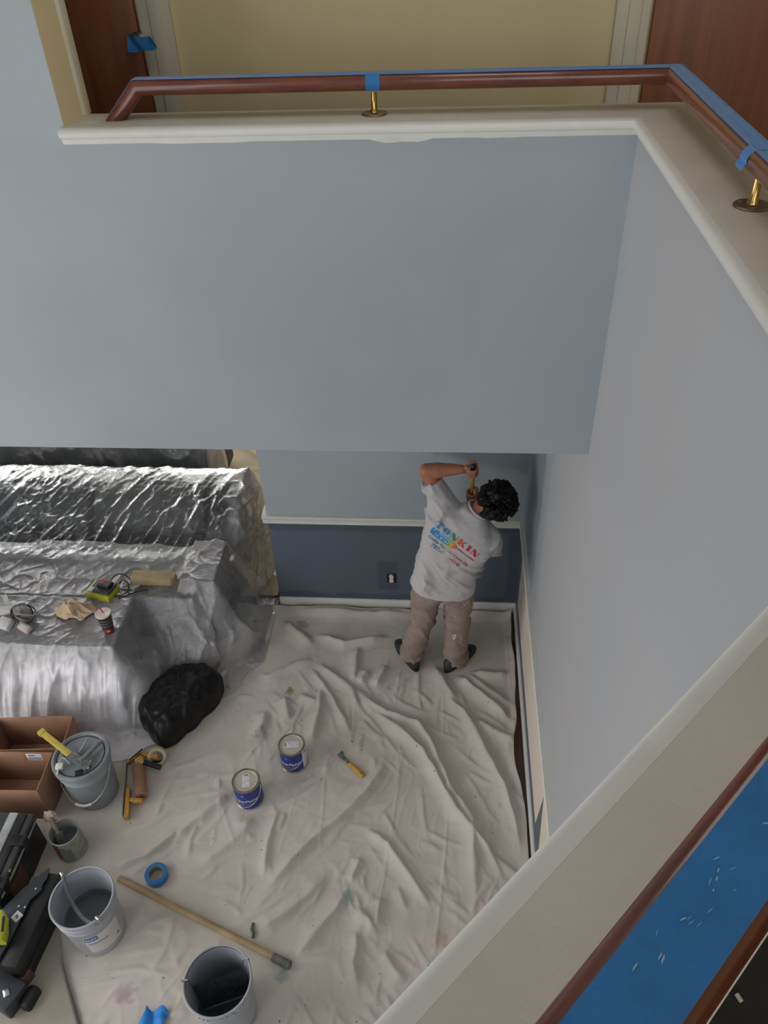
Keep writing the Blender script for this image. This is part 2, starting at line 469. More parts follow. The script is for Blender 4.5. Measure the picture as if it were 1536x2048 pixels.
# a pale patch of bare paint at the left end of the ledge top
MB().box((XO+.035, YB+.055, LZ-.001), (XO+.085, YB+.085, LZ+.0012)).build('bare_patch', M('blue_grey_patch', '#b9c0c2', .5), led)

# chair rail and baseboards of the alcove
def profrun(name, a, b, prof, mat=P_TRIM):
    a = Vector(a); b = Vector(b)
    return struct(sweep([a, b], prof).build(name, mat, sharp=40))
CR = [(0, .807), (.010, .807), (.012, .825), (.020, .832), (.022, .852), (.032, .862), (.034, .878), (.030, .882), (0, .882)]
BB = [(0, 0), (.014, 0), (.014, .075), (.010, .085), (0, .087)]
# travelling so that the left side is the room side
profrun('trim_chair_rail_back', (XR, YL, 0), (XL-.03, YL, 0), CR)
profrun('trim_chair_rail_right', (XR, corner.y+.02, -.0008), (XR, YL-.002, -.0008), CR)
profrun('trim_chair_rail_end', (XL, YL, 0), (XL, YL+.13, 0), CR)
profrun('baseboard_back', (XR, YL, 0), (XL, YL, 0), BB)
profrun('baseboard_right', (XR, corner.y+.02, 0), (XR, YL, 0), BB)

# far doors on the upper walkway
WOOD_DOOR = M('reddish_brown_door_veneer', '#8a553a', .42, var=.18, vscale=3, stretch=(9, 9, .7), bump=.05, bscale=30)
BRASS = M('polished_brass', '#b99a5c', .2, 1.0, var=.08, vscale=20)
AGED = M('aged_bronze_plate', '#7d6c58', .45, .7, var=.2, vscale=40)
STEEL = M('worn_steel', '#8d8f90', .35, 1.0, var=.15, vscale=30)
TAPE = M('blue_painters_tape', '#2a6fae', .62, var=.10, vscale=26, bump=.15, bscale=120, spec=.35)
TAPE.node_tree.nodes['Principled BSDF'].inputs['Sheen Weight'].default_value = .45
TAPE.node_tree.nodes['Principled BSDF'].inputs['Sheen Roughness'].default_value = .35
BLACK = M('black_rubber', '#141416', .5, var=.2, vscale=30)
def door(name, x0, x1, label):
    r = bpy.data.objects.new(name, None); COL.objects.link(r); r.location = ((x0+x1)/2, 3.6, ZF); struct(r, label)
    MB().box((x0, 3.575, ZF+.01), (x1, 3.60, ZF+2.05)).build('door_leaf', WOOD_DOOR, r, bevel=.003)
    for a, b in ((x0-.14, x0-.012), (x1+.012, x1+.14)):
        MB().box((a, 3.572, ZF), (b, 3.601, ZF+2.18)).box((a+.045, 3.562, ZF), (b-.035, 3.58, ZF+2.15)).build('casing', P_CASE, r, bevel=.004, weld=False)
    MB().box((x0-.14, 3.572, ZF+2.06), (x1+.14, 3.601, ZF+2.19)).build('casing', P_CASE, r, bevel=.004)
    return r
d1 = door('door_1', -2.02, -1.252, 'reddish brown door with a knob wrapped in blue tape')
d2 = door('door_2', .745, 1.50, 'reddish brown flush door in the corner by the right ledge')
kx = -1.268+.01
kn = MB().lathe([(.0, -.004), (.028, -.004), (.030, .0), (.028, .004), (.012, .010), (.011, .03)], (kx, 3.575, 3.797), 24, axis=(0, -1, 0)).build('knob_rose', STEEL, d1)
MB().lathe([(.011, .024), (.018, .03), (.026, .042), (.027, .055), (.020, .064), (0, .067)], (kx, 3.575, 3.797), 24, axis=(0, -1, 0)).build('knob', STEEL, kn)
# a flag of blue tape wrapped round the knob, sticking out to the right
rows = []
xs = np.linspace(0, 1, 14); zs = np.linspace(-1, 1, 5)
U, V_ = np.meshgrid(xs, zs)
Xt = kx-.012+U*.095; Zt = 3.800+V_*(.026+.004*np.sin(U*7))-.010*U+np.where(U > .85, -.02*(U-.85)*6*(V_+.4), 0)
Yt = 3.505-.03*np.cos(U*2.2)+.012*np.sin(U*9+V_*1.5)
grid_obj('tape_flag', Xt, Yt, Zt, TAPE, kn)

# ------------------------------------------------------------------ handrail
WOOD_RAIL = M('polished_mahogany_rail', '#653323', .28, var=.25, vscale=5, stretch=(2, 2, 14), bump=.04, bscale=20, coat=.3)
rail = thing('handrail', 'polished dark wood handrail with blue taped top along the parapet ledge', 'handrail', (-1.02, 2.555, LZ))
RO = .092; RZ = 3.822
near0 = corner+Vector((0, 0, 0))
def off(i, o):          # mitred offset point of the plan line
    p = PLAN[i]; d = (PLAN[i+1]-PLAN[i]).normalized() if i < len(PLAN)-1 else (PLAN[i]-PLAN[i-1]).normalized()
    d0 = (PLAN[i]-PLAN[i-1]).normalized() if i else d
    n = Vector((-d.y, d.x, 0)); n0 = Vector((-d0.y, d0.x, 0)); b = (n+n0).normalized()
    return p+b*(o/b.dot(n))
q1, q2, q3, q4 = off(1, RO), off(2, RO), off(3, RO), off(4, RO)
rp = [Vector((-1.030, q1.y, LZ-.012)), Vector((-.930, q1.y, RZ)), Vector((q1.x, q1.y, RZ)), Vector((q2.x, q2.y, RZ)), Vector((q3.x, q3.y, RZ)), Vector((q4.x, q4.y+.02, RZ))]
prof = []
for k in range(28):
    a = 2*math.pi*k/28; c, s_ = math.cos(a), math.sin(a)
    x = .031*math.copysign(abs(c)**.8, c); z = .0235*math.copysign(abs(s_)**.8, s_)
    prof.append((x, min(z, .0195)))
sweep(rp, prof).build('rail', WOOD_RAIL, rail, sharp=40)
# tape strip along the flat top, hanging a little over the outer edge
tp = []
for s_ in np.linspace(-.020, .023, 9): tp.append((float(s_), .0203+.0006*math.sin(s_*300)))
tp2 = [(s_, u_+.0012) for s_, u_ in reversed(tp)]
tpath = [Vector(p) for p in rp[1:]]; tpath[0] = rp[1]+Vector((-.015, 0, -.012))
tape_pts = [rp[0]+Vector((.012, 0, .010)), rp[1], *rp[2:]]
tso = sweep(tape_pts, tp+tp2).build('tape_strip', TAPE, rail, sharp=60)
def bracket(c):
    c = Vector((c.x, c.y, LZ))
    fl = MB().lathe([(0, 0), (.037, 0), (.038, .002), (.036, .0045), (.015, .006), (0, .006)], c, 32).build('bracket_flange', AGED, rail)
    for k in range(3):
        a = 2*math.pi*k/3+.3
        MB().lathe([(0, .0052), (.0052, .0052), (.004, .0075), (0, .0082)], c+Vector((.026*math.cos(a), .026*math.sin(a), -.001)), 12).build('screw', STEEL, fl)
    MB().lathe([(0, .004), (.0125, .004), (.0115, .010), (.0088, .016), (.0085, .06), (.010, .068), (.010, .075), (0, .075)], c, 20).build('bracket_post', BRASS, rail)
bracket(Vector((-.232, q1.y, 0)))
bracket(Vector((q1.x, 1.715, 0)))
bracket(q3+dN*.25)
def wrap(c, axis, wd, a0, a1, r1=.0325, r2=.026, curl=0.):
    """tape band round the rail; axis = travel direction, angles measured from the side away from the wall"""
    axis = Vector(axis).normalized(); sd = Vector((-axis.y, axis.x, 0)); n = 26
    T, U = np.meshgrid(np.linspace(a0, a1, n), np.linspace(-.5, .5, 4))
    P = []
    X = np.zeros(T.shape); Y = np.zeros(T.shape); Z = np.zeros(T.shape)
    for i in range(T.shape[0]):
        for j in range(n):
            a = T[i, j]; k = max(0., (j/(n-1)-.72)/.28) if curl else 0.
            p = Vector(c)+axis*(U[i, j]*wd)+sd*((r1+k*curl)*math.cos(a))+Vector((0, 0, min(r2*math.sin(a), .0225)-k*.0))
            X[i, j], Y[i, j], Z[i, j] = p
    grid_obj('tape_band', X, Y, Z, TAPE, rail)
wrap((-.232, q1.y, RZ), (1, 0, 0), .040, math.radians(60), math.radians(262))
wrap((q1.x, 1.735, RZ), (0, -1, 0), .044, math.radians(60), math.radians(240), curl=.030)
# pale scuffs on the near stretch of tape
b = MB(); WHITE_SMEAR = M('dried_white_paint', '#8fb0c6', .7)
for k in range(20):
    t = rnd.gauss(.155, .05); s_ = rnd.gauss(-.004, .008)
    if abs(s_) > .018: continue
    p = pN+dN*t*1.0+nN*(RO+s_); l = rnd.uniform(.0008, .0035); wd = rnd.uniform(.0002, .0007); a = rnd.uniform(-.5, .9)
    d = dN*math.cos(a)+nN*math.sin(a); e = Vector((-d.y, d.x, 0)); z = Vector((0, 0, RZ+.0219))
    b.add([p-d*l-e*wd*.3+z, p+d*l*.4-e*wd+z, p+d*l+e*wd*.2+z, p-d*l*.3+e*wd+z], [(0, 1, 2, 3)])
sco = b.build('paint_scuff', WHITE_SMEAR, tso, smooth=False); sco['kind'] = 'stuff'
# white stick lying on the dark upper floor behind the near parapet
sp0 = atz(1473, 1988, ZF+.004); sp1 = atz(1483, 2003, ZF+.004)
tag(MB().tube([sp0, (sp0+sp1)/2, sp1], .004, 8).build('wooden_stick', M('pale_stick', '#cfc8b8', .6)), 'short pale stick lying on the dark floor behind the ledge', 'stick')

# wall outlet with its cover plate off
oc = Vector((-.381, YL, .307))
ol = thing('wall_outlet', 'white double socket without cover plate in the dark blue wall', 'outlet', oc)
MB().box(oc+Vector((-.033, -.004, -.050)), oc+Vector((.033, .001, .050))).build('outlet_box', BLACK, ol, bevel=.003)
IVORY = M('white_plastic_socket', '#dcd9d0', .4)
for s_ in (-1, 1):
    f = MB().lathe([(0, 0), (.017, 0), (.017, .008), (.015, .010), (0, .010)], oc+Vector((0, -.004, s_*.020)), 24, axis=(0, -1, 0)).build('socket_face', IVORY, ol)
    for dx in (-.006, .006): MB().box(oc+Vector((dx-.0012, -.0152, s_*.020-.001)), oc+Vector((dx+.0012, -.0138, s_*.020+.008))).build('slot', BLACK, f)
    MB().box(oc+Vector((-.026, -.006, s_*.046-.006)), oc+Vector((.026, -.0035, s_*.046+.006))).build('yoke_ear', STEEL, ol, bevel=.001)
MB().box(oc+Vector((-.012, -.0125, -.022)), oc+Vector((.012, -.004, .022))).build('socket_body', IVORY, ol, bevel=.002)
# ------------------------------------------------------------------ drop cloth with its folds
RIDGES=[[(-0.9,3.53),(-0.74,3.32),(-0.57,3.02)],[(-0.86,3.58),(-0.72,3.47),(-0.61,3.37),(-0.53,3.2)],[(-0.6,3.39),(-0.5,3.29),(-0.35,3.19),(-0.15,3.12),(-0.07,3.0),(-0.0,2.82),(0.06,2.67),(0.19,2.46),(0.19,2.33),(0.2,2.02)],[(-0.47,3.22),(-0.35,3.13),(-0.2,3.0),(-0.11,2.91),(-0.04,2.78),(0.09,2.52),(0.27,2.31),(0.34,2.16)],[(-0.05,3.61),(-0.01,3.5),(0.1,3.29)],[(-0.0,3.37),(0.15,3.22),(0.24,3.01),(0.31,2.85),(0.38,2.7),(0.44,2.43),(0.45,2.27)],[(0.09,3.54),(0.25,3.38),(0.39,3.23),(0.44,3.16)],[(0.14,3.58),(0.28,3.43),(0.45,3.29)],[(0.22,3.17),(0.34,3.08),(0.45,3.01)],[(-0.35,2.82),(-0.38,2.72),(-0.44,2.6),(-0.58,2.43),(-0.7,2.31),(-0.82,2.16),(-0.92,2.03)],[(-0.42,2.38),(-0.29,2.3),(-0.21,2.19),(-0.13,2.09),(-0.04,1.96)],[(-0.62,2.09),(-0.7,1.98),(-0.81,1.88),(-0.94,1.78)],[(-0.49,2.02),(-0.54,1.91),(-0.63,1.79),(-0.72,1.66)],[(-0.43,1.92),(-0.36,1.87),(-0.32,1.81)],[(-0.31,2.0),(-0.32,1.83)],[(-0.28,1.73),(-0.21,1.64),(-0.16,1.59)],[(-0.42,1.82),(-0.41,1.73),(-0.42,1.65),(-0.39,1.56)],[(-1.08,2.46),(-1.12,2.33),(-1.21,2.22),(-1.33,2.11)],[(-1.24,2.58),(-1.33,2.48),(-1.46,2.33),(-1.52,2.24)],[(-1.48,2.33),(-1.64,2.15),(-1.8,2.08)],[(-0.95,2.47),(-0.97,2.26),(-0.96,2.08)],[(-0.6,3.75),(-0.6,3.42)],[(-0.51,3.53),(-0.56,3.42)],[(-0.38,3.59),(-0.45,3.4)],[(-1.25,3.48),(-1.18,3.45),(-1.11,3.5),(-0.91,3.63)],[(-1.05,3.29),(-0.99,3.1)],[(-0.81,3.36),(-0.8,3.19),(-0.82,2.95)],[(-0.95,3.31),(-0.81,3.25)],[(-1.15,3.17),(-1.16,2.99)],[(-1.45,3.79),(-1.56,3.46)],[(-0.43,2.21),(-0.48,2.07)],[(-1.17,3.97),(-0.93,3.76)],[(-1.07,4.08),(-0.6,4.06),(-0.25,4.08)],[(-0.89,3.85),(-0.7,3.77),(-0.42,3.85)],[(0.15,3.56),(0.34,3.54),(0.45,3.55)]]
SEAMS=[[(-0.24,2.93),(-0.26,2.58),(-0.28,2.31),(-0.3,2.1),(-0.32,1.83)],[(0.01,3.37),(0.01,3.0),(0.05,2.59),(0.03,2.21),(-0.01,1.75)],[(-0.57,3.21),(-0.56,2.86)],[(0.44,4.1),(0.45,3.55),(0.45,3.26)],[(-0.29,3.6),(-0.31,3.26)],[(-0.7,2.69),(-0.67,2.25)],[(-0.85,2.68),(-0.9,2.23)],[(-1.31,2.52),(-1.16,2.25)]]

# spots where things stand: the cloth lies flat there
FLAT = [(-.899, 2.80, .13), (-1.123, 2.54, .13), (-2.07, 2.52, .22), (-1.75, 1.74, .2), (-.99, 1.41, .2), (-2.08, 2.17, .14), (-1.552, 2.03, .1),
        (-.55, 2.79, .11), (-1.86, 2.6, .2), (-1.8, 2.45, .1), (-1.72, 3.1, .28), (-.235, 3.66, .12), (.10, 3.65, .14), (-2.5, 2.5, .45), (-2.4, 1.9, .4), (-2.1, 1.6, .3),
        (-2.3, 1.3, .6), (-1.37, 1.36, .08), (-1.5, 1.93, .1), (-1.2, 1.81, .1), (-.95, 1.71, .1)]
def flat_mask(X, Y):
    k = np.ones(X.shape)
    for x, y, r in FLAT:
        d = np.hypot(X-x, Y-y); k *= np.clip((d-r*.75)/(r*.5), 0, 1)
    D, _, _ = seg_dist(X, Y, [(-1.80, 2.03), (-.72, 1.62)]); k *= np.clip((D-.02)/.05, 0, 1)
    return k
CLOTH = NT('canvas_drop_cloth')
t = CLOTH; p = t.pos(); X_, Y_, Z_ = t.xyz(p)
n1 = t.noise(1.1, 4); n2 = t.noise(5, 5); nf = t.noise(260, 2)
c = t.mix(t.step(n1, .35, .65), lin('#c4beb4'), lin('#cec7bf'))
c = t.mix(t.math('MULTIPLY', t.step(n2, .5, .75), .35), c, lin('#b0ab9d'))
def stain(c, x, y, rx, col, s=.8):
    dd = t.math('SQRT', t.math('ADD', t.math('POWER', t.math('SUBTRACT', X_, x), 2.), t.math('POWER', t.math('SUBTRACT', Y_, y), 2.)))
    dd = t.math('ADD', dd, t.math('MULTIPLY', t.math('SUBTRACT', t.noise(30, 4), .5), rx*1.8))
    return t.mix(t.math('MULTIPLY', t.math('SUBTRACT', 1, t.step(dd, rx*.4, rx)), s), c, lin(col))
for (px, py, r, col, s) in ((700, 1795, .05, '#7f9a98', .6), (565, 1955, .045, '#7d9894', .6), (525, 1470, .06, '#8d7480', .55), (605, 1250, .06, '#82707c', .6),
                            (510, 1243, .03, '#8a4a52', .7), (580, 1385, .04, '#8c7a55', .6), (250, 1990, .06, '#9d7f92', .55), (880, 1880, .06, '#a9826c', .45), (580, 1380, .03, '#806236', .6)):
    q = atz(px, py, 0); c = stain(c, q.x, q.y, r, col, s)
dots = t.noise(38, 1, .4)
c = t.mix(t.math('MULTIPLY', t.step(dots, .785, .795), .7), c, lin('#4b5050'))
dots2 = t.noise(24, 2, .4, vec=t.scalevec(p, (1.3, .9, 1)))
c = t.mix(t.math('MULTIPLY', t.step(dots2, .755, .77), .6), c, lin('#e2dfd8'))
t.link(c, t.bsdf.inputs['Base Color']); t.bsdf.inputs['Roughness'].default_value = .9; t.bsdf.inputs['Specular IOR Level'].default_value = .15
t.bump(nf, .25, .002)
vn, vn2, vn3 = VN(3), VN(5), VN(11)
def cloth_height(X, Y):
    h = np.zeros(X.shape)
    for i, pts in enumerate(RIDGES):
        D, S, T = seg_dist(X, Y, pts)
        D = np.maximum(D+.008*vn(X*14+i, Y*14), 0)
        wd = .016+.012*((i*37 % 10)/10); A = .030+.016*((i*53 % 10)/10)
        if len(pts) > 4: A *= 1.25
        env = np.clip(np.minimum(T, 1-T)*5+.15, 0, 1)
        wdl = np.where(S > 0, wd*.8, wd*1.5)
        g = A*env*(.65*np.clip(1-D/(wdl*3.), 0, 1)**1.4+.35*np.exp(-(D/wdl)**2))
        h = np.maximum(h, g)+.25*np.minimum(h, g)
    # short sharp creases that follow the run of the nearest big fold
    cr = random.Random(12); h3 = np.zeros(X.shape)
    allseg = [(a, b) for pts in RIDGES for a, b in zip(pts, pts[1:])]
    for i in range(330):
        x, y = cr.uniform(-1.9, .42), cr.uniform(1.1, 3.5)
        if x < -1.2 and y > 2.6 and cr.random() < .6: continue
        a, b = min(allseg, key=lambda s: math.hypot((s[0][0]+s[1][0])/2-x, (s[0][1]+s[1][1])/2-y))
        an = math.atan2(b[1]-a[1], b[0]-a[0])+cr.gauss(0, .45); L = cr.uniform(.05, .22); k = cr.uniform(-.5, .5)
        dx, dy = math.cos(an), math.sin(an)
        pts = [(x-dx*L-dy*k*L*.4, y-dy*L+dx*k*L*.4), (x, y), (x+dx*L-dy*k*L*.4, y+dy*L+dx*k*L*.4)]
        mk = (np.abs(X-x) < L+.06) & (np.abs(Y-y) < L+.06)
        if not mk.any(): continue
        D, S, T = seg_dist(X[mk], Y[mk], pts)
        w_ = cr.uniform(.012, .034); A = cr.uniform(.25, .5)*w_
        g = A*np.clip(np.minimum(T, 1-T)*4, 0, 1)*np.clip(1-D/np.where(S > 0, w_*.7, w_*1.4), 0, 1)
        h3[mk] = np.maximum(h3[mk], g)
    h = np.maximum(h, h3)+.3*np.minimum(h, h3)
    for pts in SEAMS:
        D, S, T = seg_dist(X, Y, pts); h += .0045*np.exp(-(D/.007)**2)
    # fine crumples, stronger in the creased middle
    k = np.exp(-((X+.35)/.9)**2-((Y-2.1)/1.1)**2)
    r1 = vn2.ridge(X*7+Y*4+vn(X*3, Y*3)*.8, Y*5-X*2, 5.)
    r2 = vn3.ridge(X*13-Y*3, Y*9+X*6+vn(X*5, Y*5), 5.)
    h += (.003+.004*k)*r1*(.5+.5*vn(X*2.5, Y*2.5)) + (.0015+.002*k)*r2
    h += .004*(vn(X*2, Y*2)+1)
    return h*flat_mask(X, Y)
nu, nv = 470, 500
U, V = np.meshgrid(np.linspace(0, 1, nu), np.linspace(0, 1, nv))
Yc = -.6+V*(4.118+.6)
xr = .488-.035*np.exp(-((Yc-2.95)/.25)**2)-.05*np.exp(-((Yc-3.35)/.09)**2)*0+.010*vn(Yc*6, Yc*0+3)
xl = np.full(Yc.shape, -3.4)
Xc = xl+(xr-xl)*(U**.85)
Yc = Yc+(V**8)*.018*vn2(Xc*5, Xc*0+1)
Zc = .003+cloth_height(Xc, Yc)
# rumpled hem rising against the baseboards
Zc += .035*np.exp(-((xr-Xc)/.035)**2)*(.4+.6*np.abs(vn3(Yc*5, Yc*0)))*(Yc > 2.2)
Zc += .04*np.clip((Yc-4.03)/.08, 0, 1)*(.35+.65*np.abs(vn(Xc*4, Xc*0+9)))
keep = ~((Xc > endp.x-.15) & (Yc < corner.y-.03) & (((Xc-pN.x)*nN.x+(Yc-pN.y)*nN.y) > -.03))
tag(grid_obj('drop_cloth', Xc, Yc, Zc, t.m, keep=keep), 'wrinkled off-white canvas drop cloth spread over the floor under the painter', 'drop cloth')
# a second sheet of cloth overlapping at the lower left, its corner folded over
U, V = np.meshgrid(np.linspace(0, 1, 60), np.linspace(0, 1, 80))
e0, e1 = atz(128, 1850, 0), atz(205, 2100, 0)
Ys = 1.05+V*.95
Xs = -3.3+(e0.x+(1.71-Ys)*(e1.x-e0.x)/(e0.y-e1.y)*1.0 - -3.3)*U
Xs = np.minimum(Xs, e0.x+(1.71-Ys)*.55+3*(1-U))
h2 = .030+.003*vn(Xs*6, Ys*6)-.012*np.clip((U-.9)/.1, 0, 1)
P_CLOTH2 = M('dusty_grey_canvas', '#a39d90', .9, var=.08, vscale=4, bump=.15, bscale=200, spec=.15)
tag(grid_obj('floor_cover', Xs, Ys, h2, P_CLOTH2), 'dusty grey canvas runner under the toolbox and black saw stand', 'drop cloth')
# tan cloth behind the wall end
TAN = M('tan_canvas_cloth', '#bcab90', .85, var=.10, vscale=3, bump=.15, bscale=200, spec=.15)
U, V = np.meshgrid(np.linspace(0, 1, 110), np.linspace(0, 1, 150))
Xt = -2.6+U*(2.0); Yt = 4.22+V*2.4
Xt = np.where(Yt < 4.31, np.minimum(Xt, XL-.02), Xt)
ht = .004+.030*vn.ridge(Xt*2.2+Yt*2.6+.6*vn2(Xt*2, Yt*2), Yt*.9-Xt*1.1, 6.)+.012*vn3.ridge(Xt*6+Yt*5, Yt*3, 5.)+.006*np.abs(vn2(Xt*4, Yt*4))
ht += .05*np.exp(-((Yt-4.95+.35*(Xt+1.5))/.05)**2)*(Xt > -1.8)
tag(grid_obj('tan_drop_cloth', Xt, Yt, ht, TAN, keep=~((Yt < 4.32) & (Xt > XL-.021))), 'tan canvas cloth on the floor behind the end of the blue wall', 'drop cloth')
# rosin paper showing between the cloths
PAPER = M('reddish_rosin_paper', '#8b6a58', .9, var=.12, vscale=9, bump=.05, spec=.1)
tag(MB().box((-1.9, 4.22, .0), (XL-.02, 4.86, .004)).build('floor_paper', PAPER, smooth=False), 'reddish brown floor paper between sofa and wall end', 'paper')

# ------------------------------------------------------------------ furniture under plastic
SOFA = M('charcoal_upholstery', '#2b2d31', .55, var=.15, vscale=30, bump=.2, bscale=160)
SOFA2 = M('dark_slate_upholstery', '#33353a', .6, var=.15, vscale=30, bump=.2, bscale=160)
LEGW = M('dark_wood_leg', '#3a2a20', .5, var=.2, vscale=20)
def cushion(a, b, name, mat, parent, r=.06, rot=None, piv=None, bul=.03):
    mb = MB(); mb.box(a, b)
    me = mb.mesh(name); bm = bmesh.new(); bm.from_mesh(me)
    bmesh.ops.subdivide_edges(bm, edges=bm.edges, cuts=7, use_grid_fill=True)
    c = (Vector(a)+Vector(b))/2; hf = (Vector(b)-Vector(a))/2
    for v in bm.verts:
        q = Vector(((v.co.x-c.x)/hf.x, (v.co.y-c.y)/hf.y, (v.co.z-c.z)/hf.z))
        inner = Vector([max(-1+r/h, min(1-r/h, x)) if h > r else 0 for x, h in zip(q, hf)])
        pi = Vector([x*h for x, h in zip(inner, hf)]); pv = Vector([x*h for x, h in zip(q, hf)])
        d = pv-pi
        if d.length > 1e-6: pv = pi+d.normalized()*r
        k = (1-q.x**4)*(1-q.z**4); pv.y += math.copysign(bul*k, q.y) if abs(q.y) > .98 else 0
        k = (1-q.x**4)*(1-q.y**4); pv.z += bul*.6*k if q.z > .98 else 0
        v.co = c+pv
        if rot is not None: v.co = rot @ (v.co-Vector(piv))+Vector(piv)
    bm.to_mesh(me); bm.free(); me.shade_smooth()
    return put(name, me, mat, parent)
Rx = Matrix.Rotation(math.radians(-38), 3, 'X')
so = thing('sofa', 'charcoal sofa wrapped in clear plastic behind the cluttered low table', 'sofa', (-2.7, 4.4, 0))
MB().box((-3.95, 3.72, .07), (-1.52, 4.88, .30)).build('base_frame', SOFA, so, bevel=.03, seg=3)
for x0, x1 in ((-3.62, -2.72), (-2.70, -1.80)):
    cushion((x0, 3.70, .28), (x1, 4.36, .42), 'seat_cushion', SOFA, so, .05)
    cushion((x0, 4.44, .36), (x1, 4.60, .74), 'back_cushion', SOFA, so, .07, Rx, (0, 4.52, .40), .015)
cushion((-3.9, 4.70, .25), (-1.60, 4.88, .70), 'back_panel', SOFA, so, .06, None, None, .01)
for x0, x1 in ((-3.9, -3.64), (-1.80, -1.53)): cushion((x0, 3.76, .2), (x1, 4.80, .505), 'arm', SOFA, so, .09)
for x in (-3.85, -1.62):
    for y in (3.8, 4.85): MB().box((x-.03, y-.03, .005), (x+.03, y+.03, .075)).build('leg', LEGW, so, bevel=.005)
s2 = thing('rear_sofa', 'dark sofa back under crinkled plastic standing behind the charcoal sofa', 'sofa', (-2.8, 5.5, 0))
MB().box((-3.9, 5.12, .06), (-1.98, 6.0, .42)).build('base_frame', SOFA2, s2, bevel=.03, seg=3)
cushion((-3.9, 5.14, .36), (-2.90, 5.42, .80), 'back_cushion', SOFA2, s2, .09)
cushion((-2.88, 5.14, .36), (-1.98, 5.42, .80), 'back_cushion', SOFA2, s2, .09)
tb = thing('low_table', 'low table hidden under milky plastic with tools on top', 'table', (-2.8, 3.5, 0))
TBL = M('grey_painted_table', '#54565a', .5, var=.1, vscale=9)
MB().box((-3.9, 3.26, .425), (-2.11, 3.66, .47)).build('table_top', TBL, tb, bevel=.006)
MB().box((-3.8, 3.31, .34), (-2.15, 3.62, .425)).build('apron', TBL, tb, bevel=.004)
for x in (-3.82, -2.15):
    for y in (3.30, 3.60): MB().box((x-.03, y-.03, .005), (x+.03, y+.03, .425)).build('leg', TBL, tb, bevel=.004)

def plastic(name, haze, gloss, tint, rough=.14, gathered=None):
    t = NT(name); t.n.remove(t.bsdf)
    tr = t.node('ShaderNodeBsdfTransparent'); tr.inputs[0].default_value = (.96, .97, .98, 1)
    df = t.node('ShaderNodeBsdfDiffuse'); df.inputs[0].default_value = lin(tint)
    tl = t.node('ShaderNodeBsdfTranslucent'); tl.inputs[0].default_value = lin(tint)
    gl = t.node('ShaderNodeBsdfGlossy'); gl.inputs[0].default_value = (1, 1, 1, 1); gl.inputs['Roughness'].default_value = rough
    n = t.noise(34, 5, .65, dist=1.2); n2 = t.noise(5, 3)
    bp = t.node('ShaderNodeBump'); bp.inputs['Strength'].default_value = .55; bp.inputs['Distance'].default_value = .006
    t.link(n, bp.inputs['Height']); t.link(bp.outputs[0], gl.inputs['Normal'])
    a = t.node('ShaderNodeMixShader'); a.inputs[0].default_value = .28; t.link(df.outputs[0], a.inputs[1]); t.link(tl.outputs[0], a.inputs[2])
    b = t.node('ShaderNodeMixShader'); t.link(t.math('MULTIPLY', t.math('ADD', t.math('MULTIPLY', t.step(n2, .25, .75), .7), .65), haze, clamp=True), b.inputs[0])
    if gathered:          # the film hangs in several plies where it is gathered down the front
        hz = b.inputs[0].links[0].from_socket
        t.link(t.math('MULTIPLY', hz, t.math('ADD', gathered[3], t.math('MULTIPLY', t.step(t.math('MULTIPLY', t.xyz()[gathered[0]], math.copysign(1, gathered[2]-gathered[1])), *sorted((gathered[1]*math.copysign(1, gathered[2]-gathered[1]), gathered[2]*math.copysign(1, gathered[2]-gathered[1])))), gathered[4]-gathered[3])), clamp=True), b.inputs[0])
    t.link(tr.outputs[0], b.inputs[1]); t.link(a.outputs[0], b.inputs[2])
    fr = t.node('ShaderNodeFresnel'); fr.inputs['IOR'].default_value = 1.5; t.link(bp.outputs[0], fr.inputs['Normal'])
    c = t.node('ShaderNodeMixShader'); t.link(t.math('MULTIPLY', fr.outputs[0], gloss, clamp=True), c.inputs[0])
    t.link(b.outputs[0], c.inputs[1]); t.link(gl.outputs[0], c.inputs[2]); t.link(c.outputs[0], t.out.inputs[0])
    return t.m
PL1 = plastic('clear_plastic_film', .07, .75, '#dcdfe4', .25, (0, -1.62, -1.50, 1., 5.5))
PL3 = plastic('crumpled_clear_film', .20, 1.6, '#e2e4ea', .18)
PL2 = plastic('milky_plastic_film', .60, 2.0, '#f2f0f8', .14, (1, 3.27, 3.12, .42, 1.5))
# film 1: over the charcoal sofa, following its section and falling to the floor at the right end
sec = np.array([(4.93, .02), (4.93, .40), (4.90, .64), (4.84, .745), (4.75, .775), (4.66, .765), (4.58, .73), (4.48, .655), (4.38, .575), (4.29, .505), (4.22, .455), (4.10, .445)])
ln = np.r_[0, np.cumsum(np.hypot(*np.diff(sec, axis=0).T))]
nt_, ns_ = 200, 330
tt = np.linspace(0, ln[-1], nt_); sy = np.interp(tt, ln, sec[:, 0]); sz = np.interp(tt, ln, sec[:, 1])
kern = np.ones(9)/9
sy = np.convolve(np.pad(sy, 4, 'edge'), kern, 'valid'); sz = np.convolve(np.pad(sz, 4, 'edge'), kern, 'valid')
ss = np.linspace(-3.97, -.62, ns_)
S, T = np.meshgrid(ss, tt); SY = np.tile(sy[:, None], (1, ns_)); SZ = np.tile(sz[:, None], (1, ns_))
over = np.clip(S+1.58, 0, None)                                      # film beyond the right edge
xo = np.where(over > 0, -1.58+.11*(1-np.exp(-over/.10))+over*.16, S)
fall = np.clip(over-.05, 0, None)
z1 = np.maximum(SZ-fall*.98-.02*np.clip(over/.1, 0, 1), .012)
